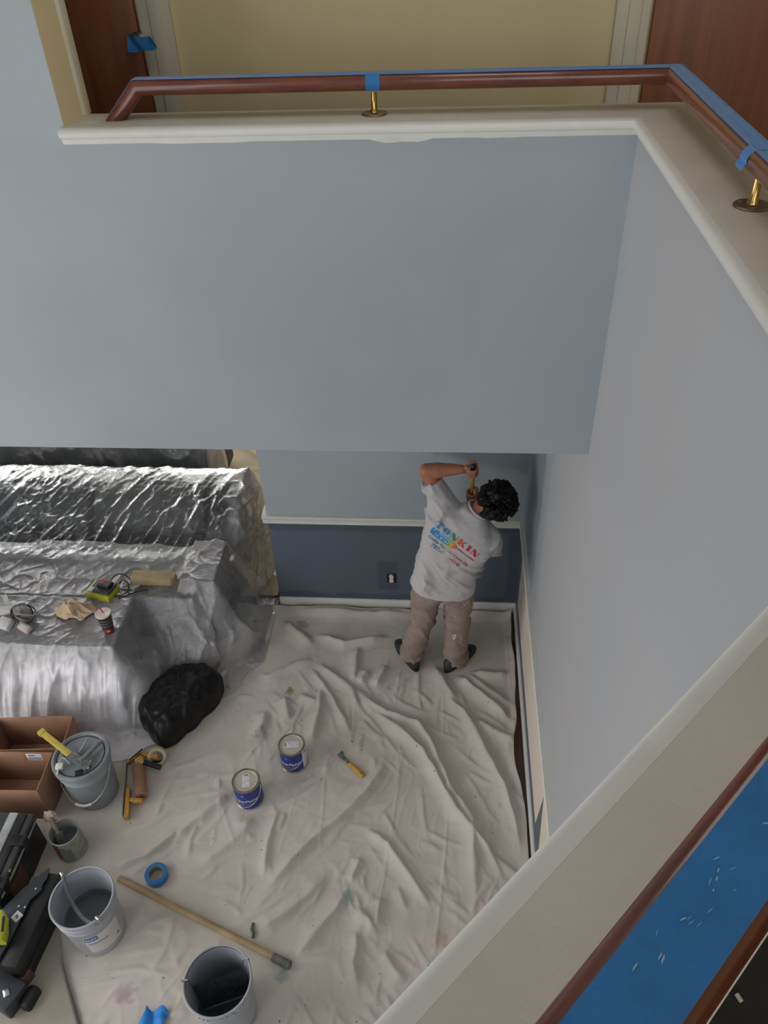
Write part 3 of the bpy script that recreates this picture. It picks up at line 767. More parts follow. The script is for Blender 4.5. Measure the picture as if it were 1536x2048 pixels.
# normals of the section
ny = -np.gradient(sz, tt); nz = np.gradient(sy, tt); NY = np.tile(-ny[:, None], (1, ns_)); NZ = np.tile(-nz[:, None], (1, ns_))
f1, f2, f3 = VN(21), VN(22), VN(23)
a_ = S*1.0+T*.75; b_ = T*1.0-S*.55
m_ = np.clip(f3(S*1.7+4, T*2.1)*2.2+.6, 0, 1); m2 = np.clip(f2(S*2.3+9, T*2.7)*2.+.4, 0, 1)
def crease(a, b, i): return .026*f1.ridge(a*7+i, b*2.6+.5*f3(S*3, T*3+i), 3.)+.018*f2.ridge(a*17+i, b*6.+.6*f1(S*6, T*6), 4.)+.009*f3.ridge(a*38, b*14, 3.)
wr = m_*crease(S+.85*T, T-.7*S, 3.)+1.5*(1-m_)*crease(S+.45*T, T-.2*S, 7.)
wr = wr*(.55+.45*m2)+m2*.012*f2.ridge(S*12-T*14, T*9+S*7, 4.)
wr += .02*f3.ridge(S*9, T*2, 5.)*(over > 0)
wr = wr*.62+.012
X1 = xo+np.where(over > 0, wr*.9, 0); Y1 = SY+NY*wr*np.where(over > .1, .3, 1)+over*.02; Z1 = z1+NZ*wr*np.where(over > .05, 0, 1)
Y1 = Y1+np.where(over > .3, -.10*(over-.3), 0)
tag(grid_obj('sofa_plastic_sheet', X1, Y1, np.maximum(Z1, .012), PL1), 'clear crinkled plastic sheet wrapped over the charcoal sofa', 'plastic sheet')
# film 3: over the rear sofa
S, T = np.meshgrid(np.linspace(-3.95, -1.55, 240), np.linspace(0, 1, 90))
sec3 = np.array([(0, 5.08, .06), (.4, 5.09, .60), (.55, 5.12, .80), (.65, 5.25, .87), (.8, 5.45, .84), (1, 5.6, .4)])
Y3 = np.interp(T, sec3[:, 0], sec3[:, 1]); Z3 = np.interp(T, sec3[:, 0], sec3[:, 2])
ov = np.clip(S+1.96, 0, None); X3 = np.where(ov > 0, -1.96+.03+ov*.2, S); Z3 = np.maximum(Z3-np.clip(ov-.03, 0, None)*2.2, .012)
wr3 = .045*f2.ridge(S*4+T*3, T*3-S, 3.)+.034*f1.ridge(S*10+T*6, T*5, 4.)+.01*f3.ridge(S*24, T*12, 4.)
tag(grid_obj('rear_plastic_sheet', X3, Y3-wr3*.9, Z3+wr3*.3, PL3), 'crumpled clear plastic sheet over the rear sofa', 'plastic sheet')
# film 2: milky sheet over table, seat and arm, falling to the floor in front
ns_, nt_ = 330, 260
X2, Y2 = np.meshgrid(np.linspace(-3.95, -1.08, ns_), np.linspace(2.66, 4.20, nt_))
def boxd(x0, x1, y0, y1): return np.hypot(np.maximum(np.maximum(x0-X2, X2-x1), 0), np.maximum(np.maximum(y0-Y2, Y2-y1), 0))
wob = .02*f1(X2*6, Y2*1.2)+.012*f2(X2*14, Y2*2)
hs = [.518-1.75*np.maximum(boxd(-4.2, -2.09, 3.24, 3.66)+wob*.8*np.clip(boxd(-4.2, -2.09, 3.24, 3.66)/.06, 0, 1), 0), .475-1.5*boxd(-4.2, -1.7, 3.72, 4.3), .575-2.0*np.maximum(boxd(-1.79, -1.56, 3.80, 4.5)+wob*.6*np.clip(boxd(-1.79, -1.56, 3.80, 4.5)/.06, 0, 1), 0)+.0]
hs.append(.515+.03*f1(X2*2.2, Y2*2)-1.6*boxd(-4.2, -1.6, 4.10+0*X2, 4.6))
K = 26.
H = np.log(sum(np.exp(K*h) for h in hs))/K
flat = .010+.014*f3.ridge(X2*6+Y2*3, Y2*5-X2*2, 4.)+.008*f2.ridge(X2*14, Y2*9, 4.)
drape = np.clip((.50-H)/.3, 0, 1)*np.clip((H-.02)/.06, 0, 1)
front = np.clip((3.24-Y2)/.1, 0, 1)
wr2 = drape*front*(.05*f1.ridge(X2*8+.4*f3(X2*3, Y2*3), Y2*1.4, 3.)+.026*f2.ridge(X2*19, Y2*2.4, 4.)+.012*f3.ridge(X2*38, Y2*5, 4.))
side = drape*(1-front)
wr2 += side*(.045*f1.ridge(X2*2.4+Y2*3.2, Y2*2-X2*4.5, 3.)+.024*f2.ridge(X2*5+Y2*7, Y2*4-X2*9, 4.)+.014*f3.ridge(X2*14+Y2*10, Y2*7-X2*16, 4.))
top = (1-drape)*np.clip((H-.3)/.1, 0, 1)
wr2 += top*(.026*f1.ridge(X2*3+Y2*2, Y2*4-X2*1.2, 4.)+.014*f3.ridge(X2*7-Y2*5, Y2*7+X2*3, 4.)+.010*f2.ridge(X2*15+Y2*6, Y2*12-X2*5, 4.))
wr2 *= .72
H2 = np.maximum(np.maximum(H, 0)+wr2, flat)
Yd = Y2-front*wr2*1.1; Xd = X2+side*wr2*.9
bd = f1(X2*4, Y2*4)*.06
hmax = np.maximum.reduce(hs)
keep = (hmax > -.22+bd*2) & ~((X2 > -1.24) & (Y2 < 4.33))
keep &= ~((X2 > -2.75) & (X2 < -2.24) & (Y2 < 2.9))
k_boxes = (X2 < -2.2) & (Y2 < 2.93)
keep &= ~k_boxes
keep &= ~(np.hypot(X2+2.07, Y2-2.52) < .185)
H2 = np.where(np.hypot(X2+1.68, Y2-3.12) < .33, np.minimum(H2, np.maximum(H*.9, .014)), H2)
tag(grid_obj('table_plastic_sheet', Xd, Yd, H2, PL2, keep=keep), 'milky plastic sheet draped over the low table and sofa seat down to the floor', 'plastic sheet')
_tree = BVHTree.FromPolygons([Vector((a, b, c)) for a, b, c in zip(Xd.ravel(), Yd.ravel(), H2.ravel())],
    [(i*ns_+j, i*ns_+j+1, (i+1)*ns_+j+1, (i+1)*ns_+j) for i in range(0, nt_-1) for j in range(ns_-1)])
def sheet_z(x, y):
    h = _tree.ray_cast(Vector((x, y, 2)), Vector((0, 0, -1)))
    return h[0].z if h[0] else .52
def on_sheet(px, py, lift=0.):
    """point on the plastic covered table seen at a photo position"""
    z = .53
    for _ in range(6):
        p = atz(px, py, z+lift); z = sheet_z(p.x, p.y)
    return Vector((p.x, p.y, z))
# ------------------------------------------------------------------ lettering helpers
def text_mesh(s, size, bold=0., shear=0., space=1., cuts=1):
    cu = bpy.data.curves.new('lettering', 'FONT'); cu.body = s; cu.size = size; cu.offset = bold; cu.shear = shear; cu.space_character = space
    cu.align_x = 'CENTER'; cu.align_y = 'CENTER'; cu.resolution_u = 3
    o = bpy.data.objects.new('lettering', cu); COL.objects.link(o)
    dg = bpy.context.evaluated_depsgraph_get(); me = bpy.data.meshes.new_from_object(o.evaluated_get(dg))
    bpy.data.objects.remove(o)
    bm = bmesh.new(); bm.from_mesh(me); bpy.data.meshes.remove(me)
    bmesh.ops.triangulate(bm, faces=bm.faces)
    if cuts: bmesh.ops.subdivide_edges(bm, edges=bm.edges, cuts=cuts, use_grid_fill=True)
    bm.verts.index_update()
    V = [v.co.copy() for v in bm.verts]; Fs = [tuple(v.index for v in f.verts) for f in bm.faces]; bm.free()
    return V, Fs
def wrap_text(s, size, c, r0, z, ang, mat, parent, name='lettering', bold=0., shear=0., slope=0., rz=0., cuts=1, space=1.):
    """text bent round an upright cylinder of centre c, radius r0(z) facing angle ang"""
    V, Fs = text_mesh(s, size, bold, shear, space, cuts); out = []
    for v in V:
        zz = z+v.y+rz*v.x; r = (r0(zz) if callable(r0) else r0)+.0008
        a = ang+v.x/r; out.append((c[0]+r*math.cos(a), c[1]+r*math.sin(a), c[2]+zz))
    return MB().add(out, Fs).build(name, mat, parent, smooth=False)
def band(c, rf, z0, z1, a0, a1, mat, parent, name, n=24, d=.0006, slant=0.):
    V = []; Fs = []
    for i in range(n+1):
        a = a0+(a1-a0)*i/n
        for z in (z0+slant*i/n, z1+slant*i/n):
            r = (rf(z) if callable(rf) else rf)+d; V.append((c[0]+r*math.cos(a), c[1]+r*math.sin(a), c[2]+z))
    for i in range(n): Fs.append((2*i, 2*i+2, 2*i+3, 2*i+1))
    return MB().add(V, Fs).build(name, mat, parent)
def arc_bail(c, r, z, hinge_ang, tilt, drop=1.0, rad=.002, n=30, handle=None, parent=None, mat=None, hmat=None):
    """wire bail hinged at two opposite sides, tilted down towards direction hinge_ang+90deg"""
    h = Vector((math.cos(hinge_ang), math.sin(hinge_ang), 0)); f = Vector((-h.y, h.x, 0)); pts = []
    for i in range(n+1):
        a = math.pi*i/n
        out = math.sin(a)*r*drop
        pts.append(Vector(c)+Vector((0, 0, z))+h*(r*1.012*math.cos(a))+f*(out*math.cos(tilt))+Vector((0, 0, out*math.sin(tilt))))
    o = MB().tube(pts, rad, 8).build('bail_wire', mat, parent)
    if handle:
        mid = pts[n//2-3:n//2+4]; MB().tube(mid, handle, 10).build('grip', hmat, o)
    return o
BASE = .0075
# ------------------------------------------------------------------ blue gallon paint cans
CAN_STEEL = M('tin_rim', '#a39c90', .28, .9, var=.1, vscale=30)
LID = M('tin_lid', '#bdb3a4', .38, .25, var=.06, vscale=12)
BLUEL = M('deep_blue_can_label', '#27357f', .42, var=.08, vscale=14)
WHITEP = M('white_print', '#d8d9e2', .5)
PAPERW = M('white_paper_label', '#d5d4dc', .6, var=.02)
INK = M('label_ink', '#5a5a6a', .6)
WIRE = M('galvanised_wire', '#b9bcbe', .3, 1.0)
def paint_can(x, y, ang, lab_ang, label, white_side):
    t_ = thing('paint_can', label, 'paint can', (x, y, BASE), 'blue gallon cans on the drop cloth')
    c = (x, y, BASE); r = .0825
    MB().lathe([(0, .0), (r-.002, 0), (r, .003), (r, .006), (r-.003, .008), (r-.003, .176), (r, .178), (r+.001, .184), (r, .188), (r-.004, .189), (r-.006, .186), (r-.006, .181), (r-.012, .1795)], c, 48).build('can_body', CAN_STEEL, t_)
    lid = MB().lathe([(0, .1815), (r-.020, .1815), (r-.018, .1835), (r-.014, .1845), (r-.011, .182), (r-.0105, .179)], c, 48).build('lid', LID, t_)
    lw, lh = .085, .042
    R2 = Matrix.Rotation(lab_ang, 4, 'Z')
    def tf(p): return R2 @ p+Vector((x, y, BASE))
    sl = MB().prism([(-lw/2, -lh/2), (lw/2, -lh/2), (lw/2, lh/2), (-lw/2, lh/2)], .1815, .1822, tf).build('lid_sticker', PAPERW, lid)
    bk = MB()
    for k in range(4):
        for q in range(5):
            x0 = -lw/2+.006+q*.015+rnd.uniform(0, .004); y0 = lh/2-.008-k*.009; l = rnd.uniform(.004, .011)
            if rnd.random() < .75: bk.prism([(x0, y0), (x0+l, y0), (x0+l, y0+.0028), (x0, y0+.0028)], .1822, .1824, tf)
    bk.prism([(-lw/2+.004, -.012), (-lw/2+.010, -.012), (-lw/2+.010, .012), (-lw/2+.004, .012)], .1822, .1824, tf)
    bo = bk.build('sticker_print', INK, sl, smooth=False); bo['kind'] = 'stuff'
    a0, a1 = (ang-1.9, ang+1.25) if white_side else (ang-2.6, ang+2.6)
    lb = band(c, r-.003, .010, .174, a0, a1, BLUEL, t_, 'blue_label', 40)
    if white_side: band(c, r-.003, .010, .174, a1, a1+1.5, PAPERW, t_, 'white_label', 20)
    wrap_text('SuperPaint', .036, c, r-.0024, .085, ang, WHITEP, lb, bold=.0006, shear=.25, rz=.05)
    band(c, r-.003, .130, .152, ang-.16, ang+.02, M('pale_blue_print', '#6672b8', .5), lb, 'emblem', 5, .0012)
    band(c, r-.003, .046, .049, ang-.8, ang+.8, WHITEP, lb, 'stripe', 16, .0013, slant=.012)
    band(c, r-.003, .018, .032, ang-.75, ang-.45, WHITEP, lb, 'stripe', 6, .0013)
    for s_ in (-1, 1):
        ha = ang+math.pi/2*s_; p = Vector((x+r*math.cos(ha), y+r*math.sin(ha), BASE+.150))
        MB().lathe([(0, 0), (.011, 0), (.010, .003), (.005, .005), (0, .006)], p-Vector((.002*math.cos(ha), .002*math.sin(ha), 0)), 16, axis=(math.cos(ha), math.sin(ha), 0)).build('bail_ear', CAN_STEEL, t_)
    arc_bail(c, r+.003, .150, ang-math.pi/2, math.radians(-50), 1.62, .0017, parent=t_, mat=WIRE)
    return t_
pc1 = paint_can(-.905, 2.805, math.radians(-105), math.radians(8), 'blue paint can with a bare white strip on its side', True)
pc2 = paint_can(-1.132, 2.548, math.radians(-95), math.radians(-80), 'blue paint can with an all-round blue label and upright lid sticker', False)

# ------------------------------------------------------------------ five gallon buckets
GREYP = M('grey_painted_bucket', '#8e949a', .45, var=.10, vscale=7, bump=.08, bscale=40)
GREYW = M('whitish_grey_bucket', '#a6a9b1', .42, var=.12, vscale=6, bump=.08, bscale=40)
PAINT = M('wet_grey_paint', '#6d7478', .12, var=.05, vscale=6, coat=.4)
PAINTD = M('wet_dark_slate_paint', '#2d3236', .12, var=.05, vscale=6, coat=.4)
INNER_L = M('paint_smeared_inside', '#83898c', .45, var=.25, vscale=5, stretch=(1, 1, .4))
INNER_D = M('dark_paint_smeared_inside', '#34393d', .35, var=.3, vscale=5, stretch=(1, 1, .4))
RT, RBm, HB = .152, .131, .37
def rb(z): return RBm+(RT-RBm)*z/HB
def bucket_body(t_, c, mat, ring_z=(.30, .335)):
    pr = [(0, .0), (rb(0)-.004, 0), (rb(0), .004)]
    pr += [(rb(.26), .26), (rb(.27)+.004, .272), (rb(.28)+.005, .278), (rb(.285)+.001, .284), (rb(.31)+.001, .31), (rb(.31)+.006, .314), (rb(.325)+.006, .325), (rb(.33)+.001, .33), (rb(.355)+.001, .352), (RT+.006, .356), (RT+.0065, .367), (RT+.003, .371), (RT-.003, .370), (RT-.005, .36)]
    return MB().lathe(pr+[(rb(.012)-.006, .012), (0, .010)], c, 64).build('bucket_body', mat, t_)
def bucket_inner(t_, c, mat, level, pmat):
    MB().lathe([(RT-.0045, .366), (rb(level)-.0055, level)], c, 64, caps=False).build('inner_wall', mat, t_)
    MB().lathe([(0, level), (rb(level)-.0056, level+.0006)], c, 64).build('paint_surface', pmat, t_)
# lidded bucket
cL = (-2.075, 2.545, BASE)
bl = thing('lidded_bucket', 'grey plastic pail with closed lid and tools lying on top', 'bucket', cL)
MB().lathe([(0, 0), (rb(0)-.004, 0), (rb(0), .004), (rb(.26), .26), (rb(.27)+.004, .272), (rb(.28)+.005, .278), (rb(.285)+.001, .284), (rb(.33)+.001, .33), (RT, .345), (0, .345)], cL, 64).build('bucket_body', GREYP, bl)
LIDM = M('grey_green_lid', '#868d93', .38, var=.14, vscale=6, bump=.05)
lid = MB().lathe([(RT+.002, .332), (RT+.011, .334), (RT+.012, .366), (RT+.008, .374), (RT-.004, .375), (RT-.010, .369), (RT-.013, .3635), (0, .3625)], cL, 64).build('lid', LIDM, bl)
MB().lathe([(RT-.022, .3622), (RT-.018, .3662), (RT-.014, .3632)], cL, 64, caps=False).build('lid_groove', BLACK, lid)
arc_bail(cL, rb(.30)+.004, .300, math.radians(-178), math.radians(-50), 1.66, .0024, handle=.008, parent=bl, mat=WIRE, hmat=IVORY)
# open bucket with grey paint
cO = (-1.768, 1.748, BASE)
bo_ = thing('open_paint_bucket', 'open whitish grey pail of grey paint with its wire handle across the mouth', 'bucket', cO, 'open five gallon pails')
bucket_body(bo_, cO, GREYW); bucket_inner(bo_, cO, INNER_L, .13, PAINT)
h = Vector((math.cos(math.radians(-38)), math.sin(math.radians(-38)), 0)); f_ = Vector((-h.y, h.x, 0))
pts = []
for i in range(25):
    a = math.pi*i/24
    pts.append(Vector(cO)+h*(RT*1.05*math.cos(a))-f_*(.045*math.sin(a))+Vector((0, 0, .345-.085*math.sin(a)**2 if 0 < i < 24 else .330)))
    if i in (1, 23): pts[-1].z = BASE+.385
roller_frame = MB().tube(pts[1:-1], .011, 10).build('paint_caked_handle', M('caked_paint_grey', '#7b8183', .5, var=.15, vscale=30, bump=.2, bscale=60), bo_)
for i in (1, 23):
    p = pts[i]; d = (p-Vector(cO)); d.z = 0; d.normalize()
    MB().tube([p-d*.004+Vector((0, 0, .006)), p+d*.012+Vector((0, 0, .010)), p+d*.016-Vector((0, 0, .045))], .006, 8).build('handle_hook', WIRE, bo_)
fa = math.radians(-62)
lbm = M('soiled_white_label', '#cfcac9', .6, var=.06, vscale=10)
lab = band(cO, rb, .055, .235, fa-.35, fa+.95, lbm, bo_, 'paper_label', 24)
band(cO, rb, .185, .228, fa-.33, fa+.12, M('blue_label_print', '#3d6db0', .5), lab, 'blue_print', 10, .0012)
for k in range(5): band(cO, rb, .196+.003*(k % 2), .216-.003*(k % 3), fa-.28+k*.075, fa-.235+k*.075, WHITEP, lab, 'print_mark', 3, .0018)
band(cO, rb, .150, .158, fa-.28, fa+.45, M('grey_print', '#7d7d85', .6), lab, 'grey_print', 10, .0012)
band(cO, rb, .085, .100, fa+.75, fa+.86, INK, lab, 'mark', 4, .0012)
# dark bucket with roller screen
cD = (-1.000, 1.412, BASE)
bd_ = thing('dark_paint_bucket', 'pail of dark slate paint with a metal roller screen hooked inside', 'bucket', cD, 'open five gallon pails')
bucket_body(bd_, cD, GREYW); bucket_inner(bd_, cD, INNER_D, .10, PAINTD)
h = Vector((math.cos(math.radians(22)), math.sin(math.radians(22)), 0)); f_ = Vector((-h.y, h.x, 0))
SCREEN = M('paint_coated_screen', '#4a5255', .4, .4, var=.2, vscale=40)
sb = MB(); wd = .118
o0 = Vector(cD)+f_*.035
for s_ in (-1, 1): MB().bar(o0+h*s_*wd+Vector((0, 0, .325)), o0+h*s_*wd*.9-f_*.03+Vector((0, 0, .11)), .006, .004).build('screen_side_wire', SCREEN, bd_)
nu_, nv_ = 90, 40
U, V = np.meshgrid(np.linspace(-1, 1, nu_), np.linspace(0, 1, nv_))
zz = .315-.205*V; rr = .004*np.sin(U*60)*np.cos(V*40)
Xq = o0.x+h.x*wd*U*(1-.1*V)-f_.x*(.03*V+rr); Yq = o0.y+h.y*wd*U*(1-.1*V)-f_.y*(.03*V+rr)
grid_obj('screen_mesh', Xq, Yq, BASE+zz+.004*np.cos(U*44)*(V < .04), SCREEN, bd_)
for s_ in (-1, 1):
    p = o0+h*s_*wd; e = (p-Vector(cD)); e.z = 0; e.normalize(); rim = Vector(cD)+e*(RT+.008)
    MB().tube([p+Vector((0, 0, .32)), p+e*.012+Vector((0, 0, .385)), rim+Vector((0, 0, .385)), rim+Vector((0, 0, .35))], .0035, 8).build('screen_hook', WIRE, bd_)
drp = MB()
for k in range(16):
    a = math.radians(-140+k*7.5+rnd.uniform(-2, 2)); z = .335+rnd.uniform(-.012, .012); r = rb(z)+.0065
    drp.ball((cD[0]+r*math.cos(a), cD[1]+r*math.sin(a), BASE+z), (.004*rnd.uniform(.6, 1.4), .003, .007*rnd.uniform(.5, 1.4)), 8, 6)
dr = drp.build('paint_drips', M('chipped_white_plastic', '#bdbcb8', .5), bd_); dr['kind'] = 'stuff'
# small work can
cS = (-2.085, 2.178, BASE)
sc_ = thing('work_can', 'small paint-smeared can with grey paint inside and a brush leaning in it', 'paint can', cS)
r_ = .0825
SM = M('smeared_can_side', '#8f918b', .45, var=.25, vscale=16)
REDL = M('dark_red_label', '#5b1f22', .5, var=.15, vscale=20)
MB().lathe([(0, 0), (r_, 0), (r_, .006), (r_-.002, .009), (r_-.002, .176), (r_+.001, .180), (r_+.001, .187), (r_-.004, .189), (r_-.007, .180), (r_-.005, .010), (0, .009)], cS, 48).build('can_body', SM, sc_)
MB().lathe([(r_-.0062, .184), (r_-.0062, .07)], cS, 48, caps=False).build('inner_wall', INNER_L, sc_)
MB().lathe([(0, .07), (r_-.0062, .0702)], cS, 48).build('paint_surface', PAINT, sc_)
fa = math.radians(-88)
band(cS, r_-.002, .03, .172, fa-.75, fa-.15, REDL, sc_, 'red_label', 14)
gl_ = band(cS, r_-.002, .02, .125, fa-.12, fa+.62, M('grey_metal_label', '#8c8d84', .25, .5), sc_, 'grey_label', 14)
band(cS, r_-.002, .125, .150, fa-.15, fa+.25, INK, sc_, 'label_print', 8, .0012)
# brush resting across the can rim
br = thing('paint_brush', 'paint-crusted brush leaning in the small work can', 'brush', (cS[0]-.06, cS[1]+.02, .1))
bp0 = Vector((cS[0]-.085, cS[1]+.055, .235)); bp1 = Vector((cS[0]-.02, cS[1]-.022, .10))
RAG = M('crusted_cloth', '#b3a596', .9, var=.25, vscale=40, bump=.3, bscale=60)
MB().tube([bp0, bp0.lerp(bp1, .3), bp0.lerp(bp1, .6)], [.010, .014, .011], 10).build('handle', M('grimy_handle', '#8e8172', .6, var=.3, vscale=40), br)
MB().bar(bp0.lerp(bp1, .55), bp1, .045, .014).build('bristles', M('wet_bristles', '#5c6264', .5), br, bevel=.004)
rg = MB().ball((cS[0]-.100, cS[1]+.075, .215), (.040, .030, .028), 20, 14).mesh('rag_lump')
for v in rg.vertices:
    k = 1+.35*math.sin(v.co.x*190+1)*math.sin(v.co.y*170)*math.sin(v.co.z*160+2)
    v.co = Vector((cS[0]-.100, cS[1]+.075, .215))+(v.co-Vector((cS[0]-.100, cS[1]+.075, .215)))*k
put('bundled_rag', rg, RAG, br)

# ------------------------------------------------------------------ tools on the lid
LT = BASE+.376
YEL = M('yellow_plastic', '#cdb553', .45, var=.12, vscale=30)
GRIME = M('grimy_grey_metal', '#6f7370', .45, .4, var=.3, vscale=40)
sg = thing('caulking_gun', 'yellow and grey caulking gun lying across the pail lid', 'caulking gun', atz(140, 1505, LT))
a0, a1, a2, a3 = atz(80, 1462, LT+.055), atz(142, 1511, LT+.022), atz(178, 1536, LT+.016), atz(204, 1481, LT+.016)
MB().bar(a0, a1, .034, .022).bar(a0+Vector((.0, 0, .0)), a0.lerp(a1, .12), .042, .030).build('yellow_barrel', YEL, sg, bevel=.004, weld=False)
MB().bar(a0.lerp(a1, .08)-Vector((0, 0, .016)), a1-Vector((0, 0, .014)), .020, .012).build('barrel_rail', GRIME, sg, bevel=.002)
MB().bar(a1.lerp(a2, -.05), a2, .050, .030).build('gun_body', GRIME, sg, bevel=.006)
MB().tube([a1.lerp(a2, .55)+Vector((0, 0, .012)), a3], .0125, 14).build('grey_tube', M('grey_tube', '#777a76', .5, var=.2, vscale=30), sg)
tr0, tr1 = atz(158, 1506, LT+.004), atz(176, 1475, LT+.004)
MB().tube([tr0, tr0.lerp(tr1, .5)+Vector((.006, 0, .006)), tr1], [.009, .007, .003], 8).build('trigger', M('pale_grey_paint_skin', '#a4a9a6', .5), sg)
MB().lathe([(.006, 0), (.013, 0), (.013, .012), (.006, .012)], atz(130, 1511, LT+.008), 16, closed=True).build('hole_collar', STEEL, sg)
MB().bar(a2+Vector((-.03, -.02, -.006)), a2+Vector((-.07, -.035, -.006)), .03, .014).build('black_clip', BLACK, sg, bevel=.003)
wp = [a2+Vector((.0, -.01, .01)), atz(181, 1521, LT+.02), atz(184, 1532, LT+.004), atz(176, 1538, LT+.002)]
MB().tube(wp, .0035, 8).build('hook_wire', IVORY, sg)
ch = thing('phone_charger', 'small white plug charger with thin cable on the pail lid', 'charger', atz(119, 1534, LT))
cc = atz(119, 1533, LT+.012); Rz = Matrix.Rotation(.2, 3, 'Z')
MB().box(cc-Vector((.021, .017, .011)), cc+Vector((.021, .017, .013)), Rz).build('plug_body', IVORY, ch, bevel=.004)
MB().tube([cc+Vector((0, -.015, 0)), cc+Vector((.004, -.05, -.004))], .005, 8).build('cable_boot', IVORY, ch)
loop = []
for k in range(22):
    u = k/21; loop.append(cc+Vector((-.03*math.sin(u*3.1)-.01, .05*math.sin(u*3.1), .0))+Vector((.06*u, .02*u, -.006)))
MB().tube(loop, .0022, 6).build('cable', IVORY, ch)

# ------------------------------------------------------------------ hand masker, tape rolls, pole, scraper
hm = thing('masking_dispenser', 'hand masker with brown paper roll and cream tape roll by the trash bag', 'tape dispenser', atz(265, 1570, 0))
ORG = M('orange_tan_plastic', '#b6873f', .45, var=.15, vscale=30)
z3 = .035
b0, b1 = atz(253, 1527, .03), atz(247, 1637, .03)
MB().bar(b0, b1.lerp(b0, .02), .006, .045).build('cutter_blade', STEEL, hm)
MB().bar(b0.lerp(b1, .48)+Vector((.022, 0, 0)), b1+Vector((.018, .0, 0)), .026, .040).bar(b0.lerp(b1, .66)+Vector((.03, 0, .012)), b1+Vector((.03, .01, .012)), .008, .028).build('blade_guard', ORG, hm, bevel=.004, weld=False)
g0, g1 = atz(276, 1532, .045), atz(284, 1592, .045)
roll = MB().tube([g0, g1], .036, 28).build('paper_roll', M('brown_masking_paper', '#96715b', .8, var=.08, vscale=14), hm)
MB().tube([g1+(g1-g0).normalized()*.001, g1+(g1-g0).normalized()*.003], .016, 16).build('roll_core', M('card_core', '#6d4f3c', .9), roll)
MB().bar(atz(253, 1600, .045)+Vector((.02, 0, 0)), atz(286, 1602, .045), .026, .030).build('end_arm', ORG, hm, bevel=.008, seg=3)
h0, h1, h2_ = atz(257, 1528, .05), atz(284, 1505, .055), atz(297, 1512, .055)
MB().bar(h0, h1, .030, .020).bar(h1, h2_, .030, .020).build('frame_bar', ORG, hm, bevel=.003, weld=False)
MB().bar(h0+Vector((.0, .02, .012)), h1+Vector((0, .018, .012)), .006, .006).bar(h0-Vector((0, .012, -.012)), h1-Vector((0, .012, -.012)), .005, .006).build('frame_edge', BLACK, hm, weld=False)
MB().bar(atz(271, 1527, .06), atz(287, 1519, .06), .06, .035).build('tension_block', M('tan_plastic', '#c39d5e', .45), hm, bevel=.008, seg=3)
MB().tube([atz(288, 1524, .06), atz(321, 1535, .05)], .0165, 16).build('grip', BLACK, hm)
tr_c = atz(314, 1512, .045); ax = Vector((.25, -.75, .55)).normalized()
tr_ = MB().lathe([(.038, -.02), (.056, -.02), (.058, -.017), (.058, .017), (.056, .02), (.038, .02)], tr_c, 40, axis=ax, closed=True).build('tape_roll', M('cream_masking_tape', '#cabb9d', .7, var=.05, vscale=20), hm)
MB().lathe([(.0375, -.018), (.0375, .018)], tr_c, 40, axis=ax, caps=False).build('roll_core', BLACK, tr_)
MB().bar(atz(297, 1516, .055), atz(316, 1512, .065), .045, .010, upv=ax).build('roll_holder', ORG, hm, bevel=.004)
tpz = atz(312, 1747, .045)
bt = thing('blue_tape_roll', 'roll of blue painters tape lying flat near the wooden pole', 'tape roll', (tpz.x, tpz.y, BASE))
MB().lathe([(.040, .0), (.060, 0), (.062, .002), (.062, .042), (.060, .044), (.040, .044)], (tpz.x, tpz.y, BASE), 48, closed=True).build('tape_winding', TAPE, bt)
MB().lathe([(.0385, .0005), (.0405, .0005), (.0405, .0445), (.0385, .0445)], (tpz.x, tpz.y, BASE), 48, closed=True).build('card_core', M('grey_card_core', '#8b8478', .8), bt)
p0, p1, p2_ = atz(238, 1757, .022), atz(547, 1914, .022), atz(579, 1931, .022)
pl = thing('extension_pole', 'long wooden extension pole lying on the drop cloth', 'pole', (p0+p1)/2)
MB().tube([p0, p0.lerp(p1, .5), p1], .0165, 16).build('wooden_shaft', M('pale_wood_pole', '#a58b69', .6, var=.18, vscale=9, stretch=(1, 1, 1), bump=.1), pl)
MB().tube([p1-(p2_-p1)*.05, p1, p2_, p2_+(p2_-p1)*.06], [.018, .022, .023, .016], 14).build('paint_stained_end', M('grey_painted_end', '#6a6a64', .6, var=.25, vscale=30, bump=.2), pl)
k0, k1, k2, k3 = atz(679, 1509, .014), atz(692, 1520, .012), atz(698, 1527, .014), atz(727, 1552, .016)
sk = thing('scraper', 'five-in-one scraper with a yellow wooden handle on the drop cloth', 'scraper', (k1+k2)/2)
d = (k1-k0).normalized(); e = Vector((-d.y, d.x, 0))
MB().prism([(-.032, -.012), (-.020, -.014), (0, -.012), (.02, -.010), (.03, -.010), (.03, .010), (.02, .010), (-.004, .012), (-.012, .026), (-.022, .030), (-.03, .030)], -.0015, .0015,
           lambda p: k1.lerp(k0, .6)+d*(-p.x*-1.0)*1.0*1.0+e*p.y+Vector((0, 0, p.z))).build('blade', GRIME, sk, bevel=.0008)
MB().tube([k1, k2], [.010, .010], 12).build('ferrule', GRIME, sk)
MB().loft([(k2, e*.011, Vector((0, 0, .009))), (k2.lerp(k3, .15), e*.015, Vector((0, 0, .011))), (k2.lerp(k3, .55), e*.017, Vector((0, 0, .012))), (k2.lerp(k3, .9), e*.018, Vector((0, 0, .012))), (k3, e*.013, Vector((0, 0, .009)))], 18).build('handle', M('varnished_yellow_handle', '#c1973c', .4, var=.15, vscale=20), sk)
MB().tube([k2.lerp(k3, .86)+Vector((0, 0, .0118)), k2.lerp(k3, .86)+Vector((0, 0, .0128))], .004, 10).build('hanging_hole', BLACK, sk)
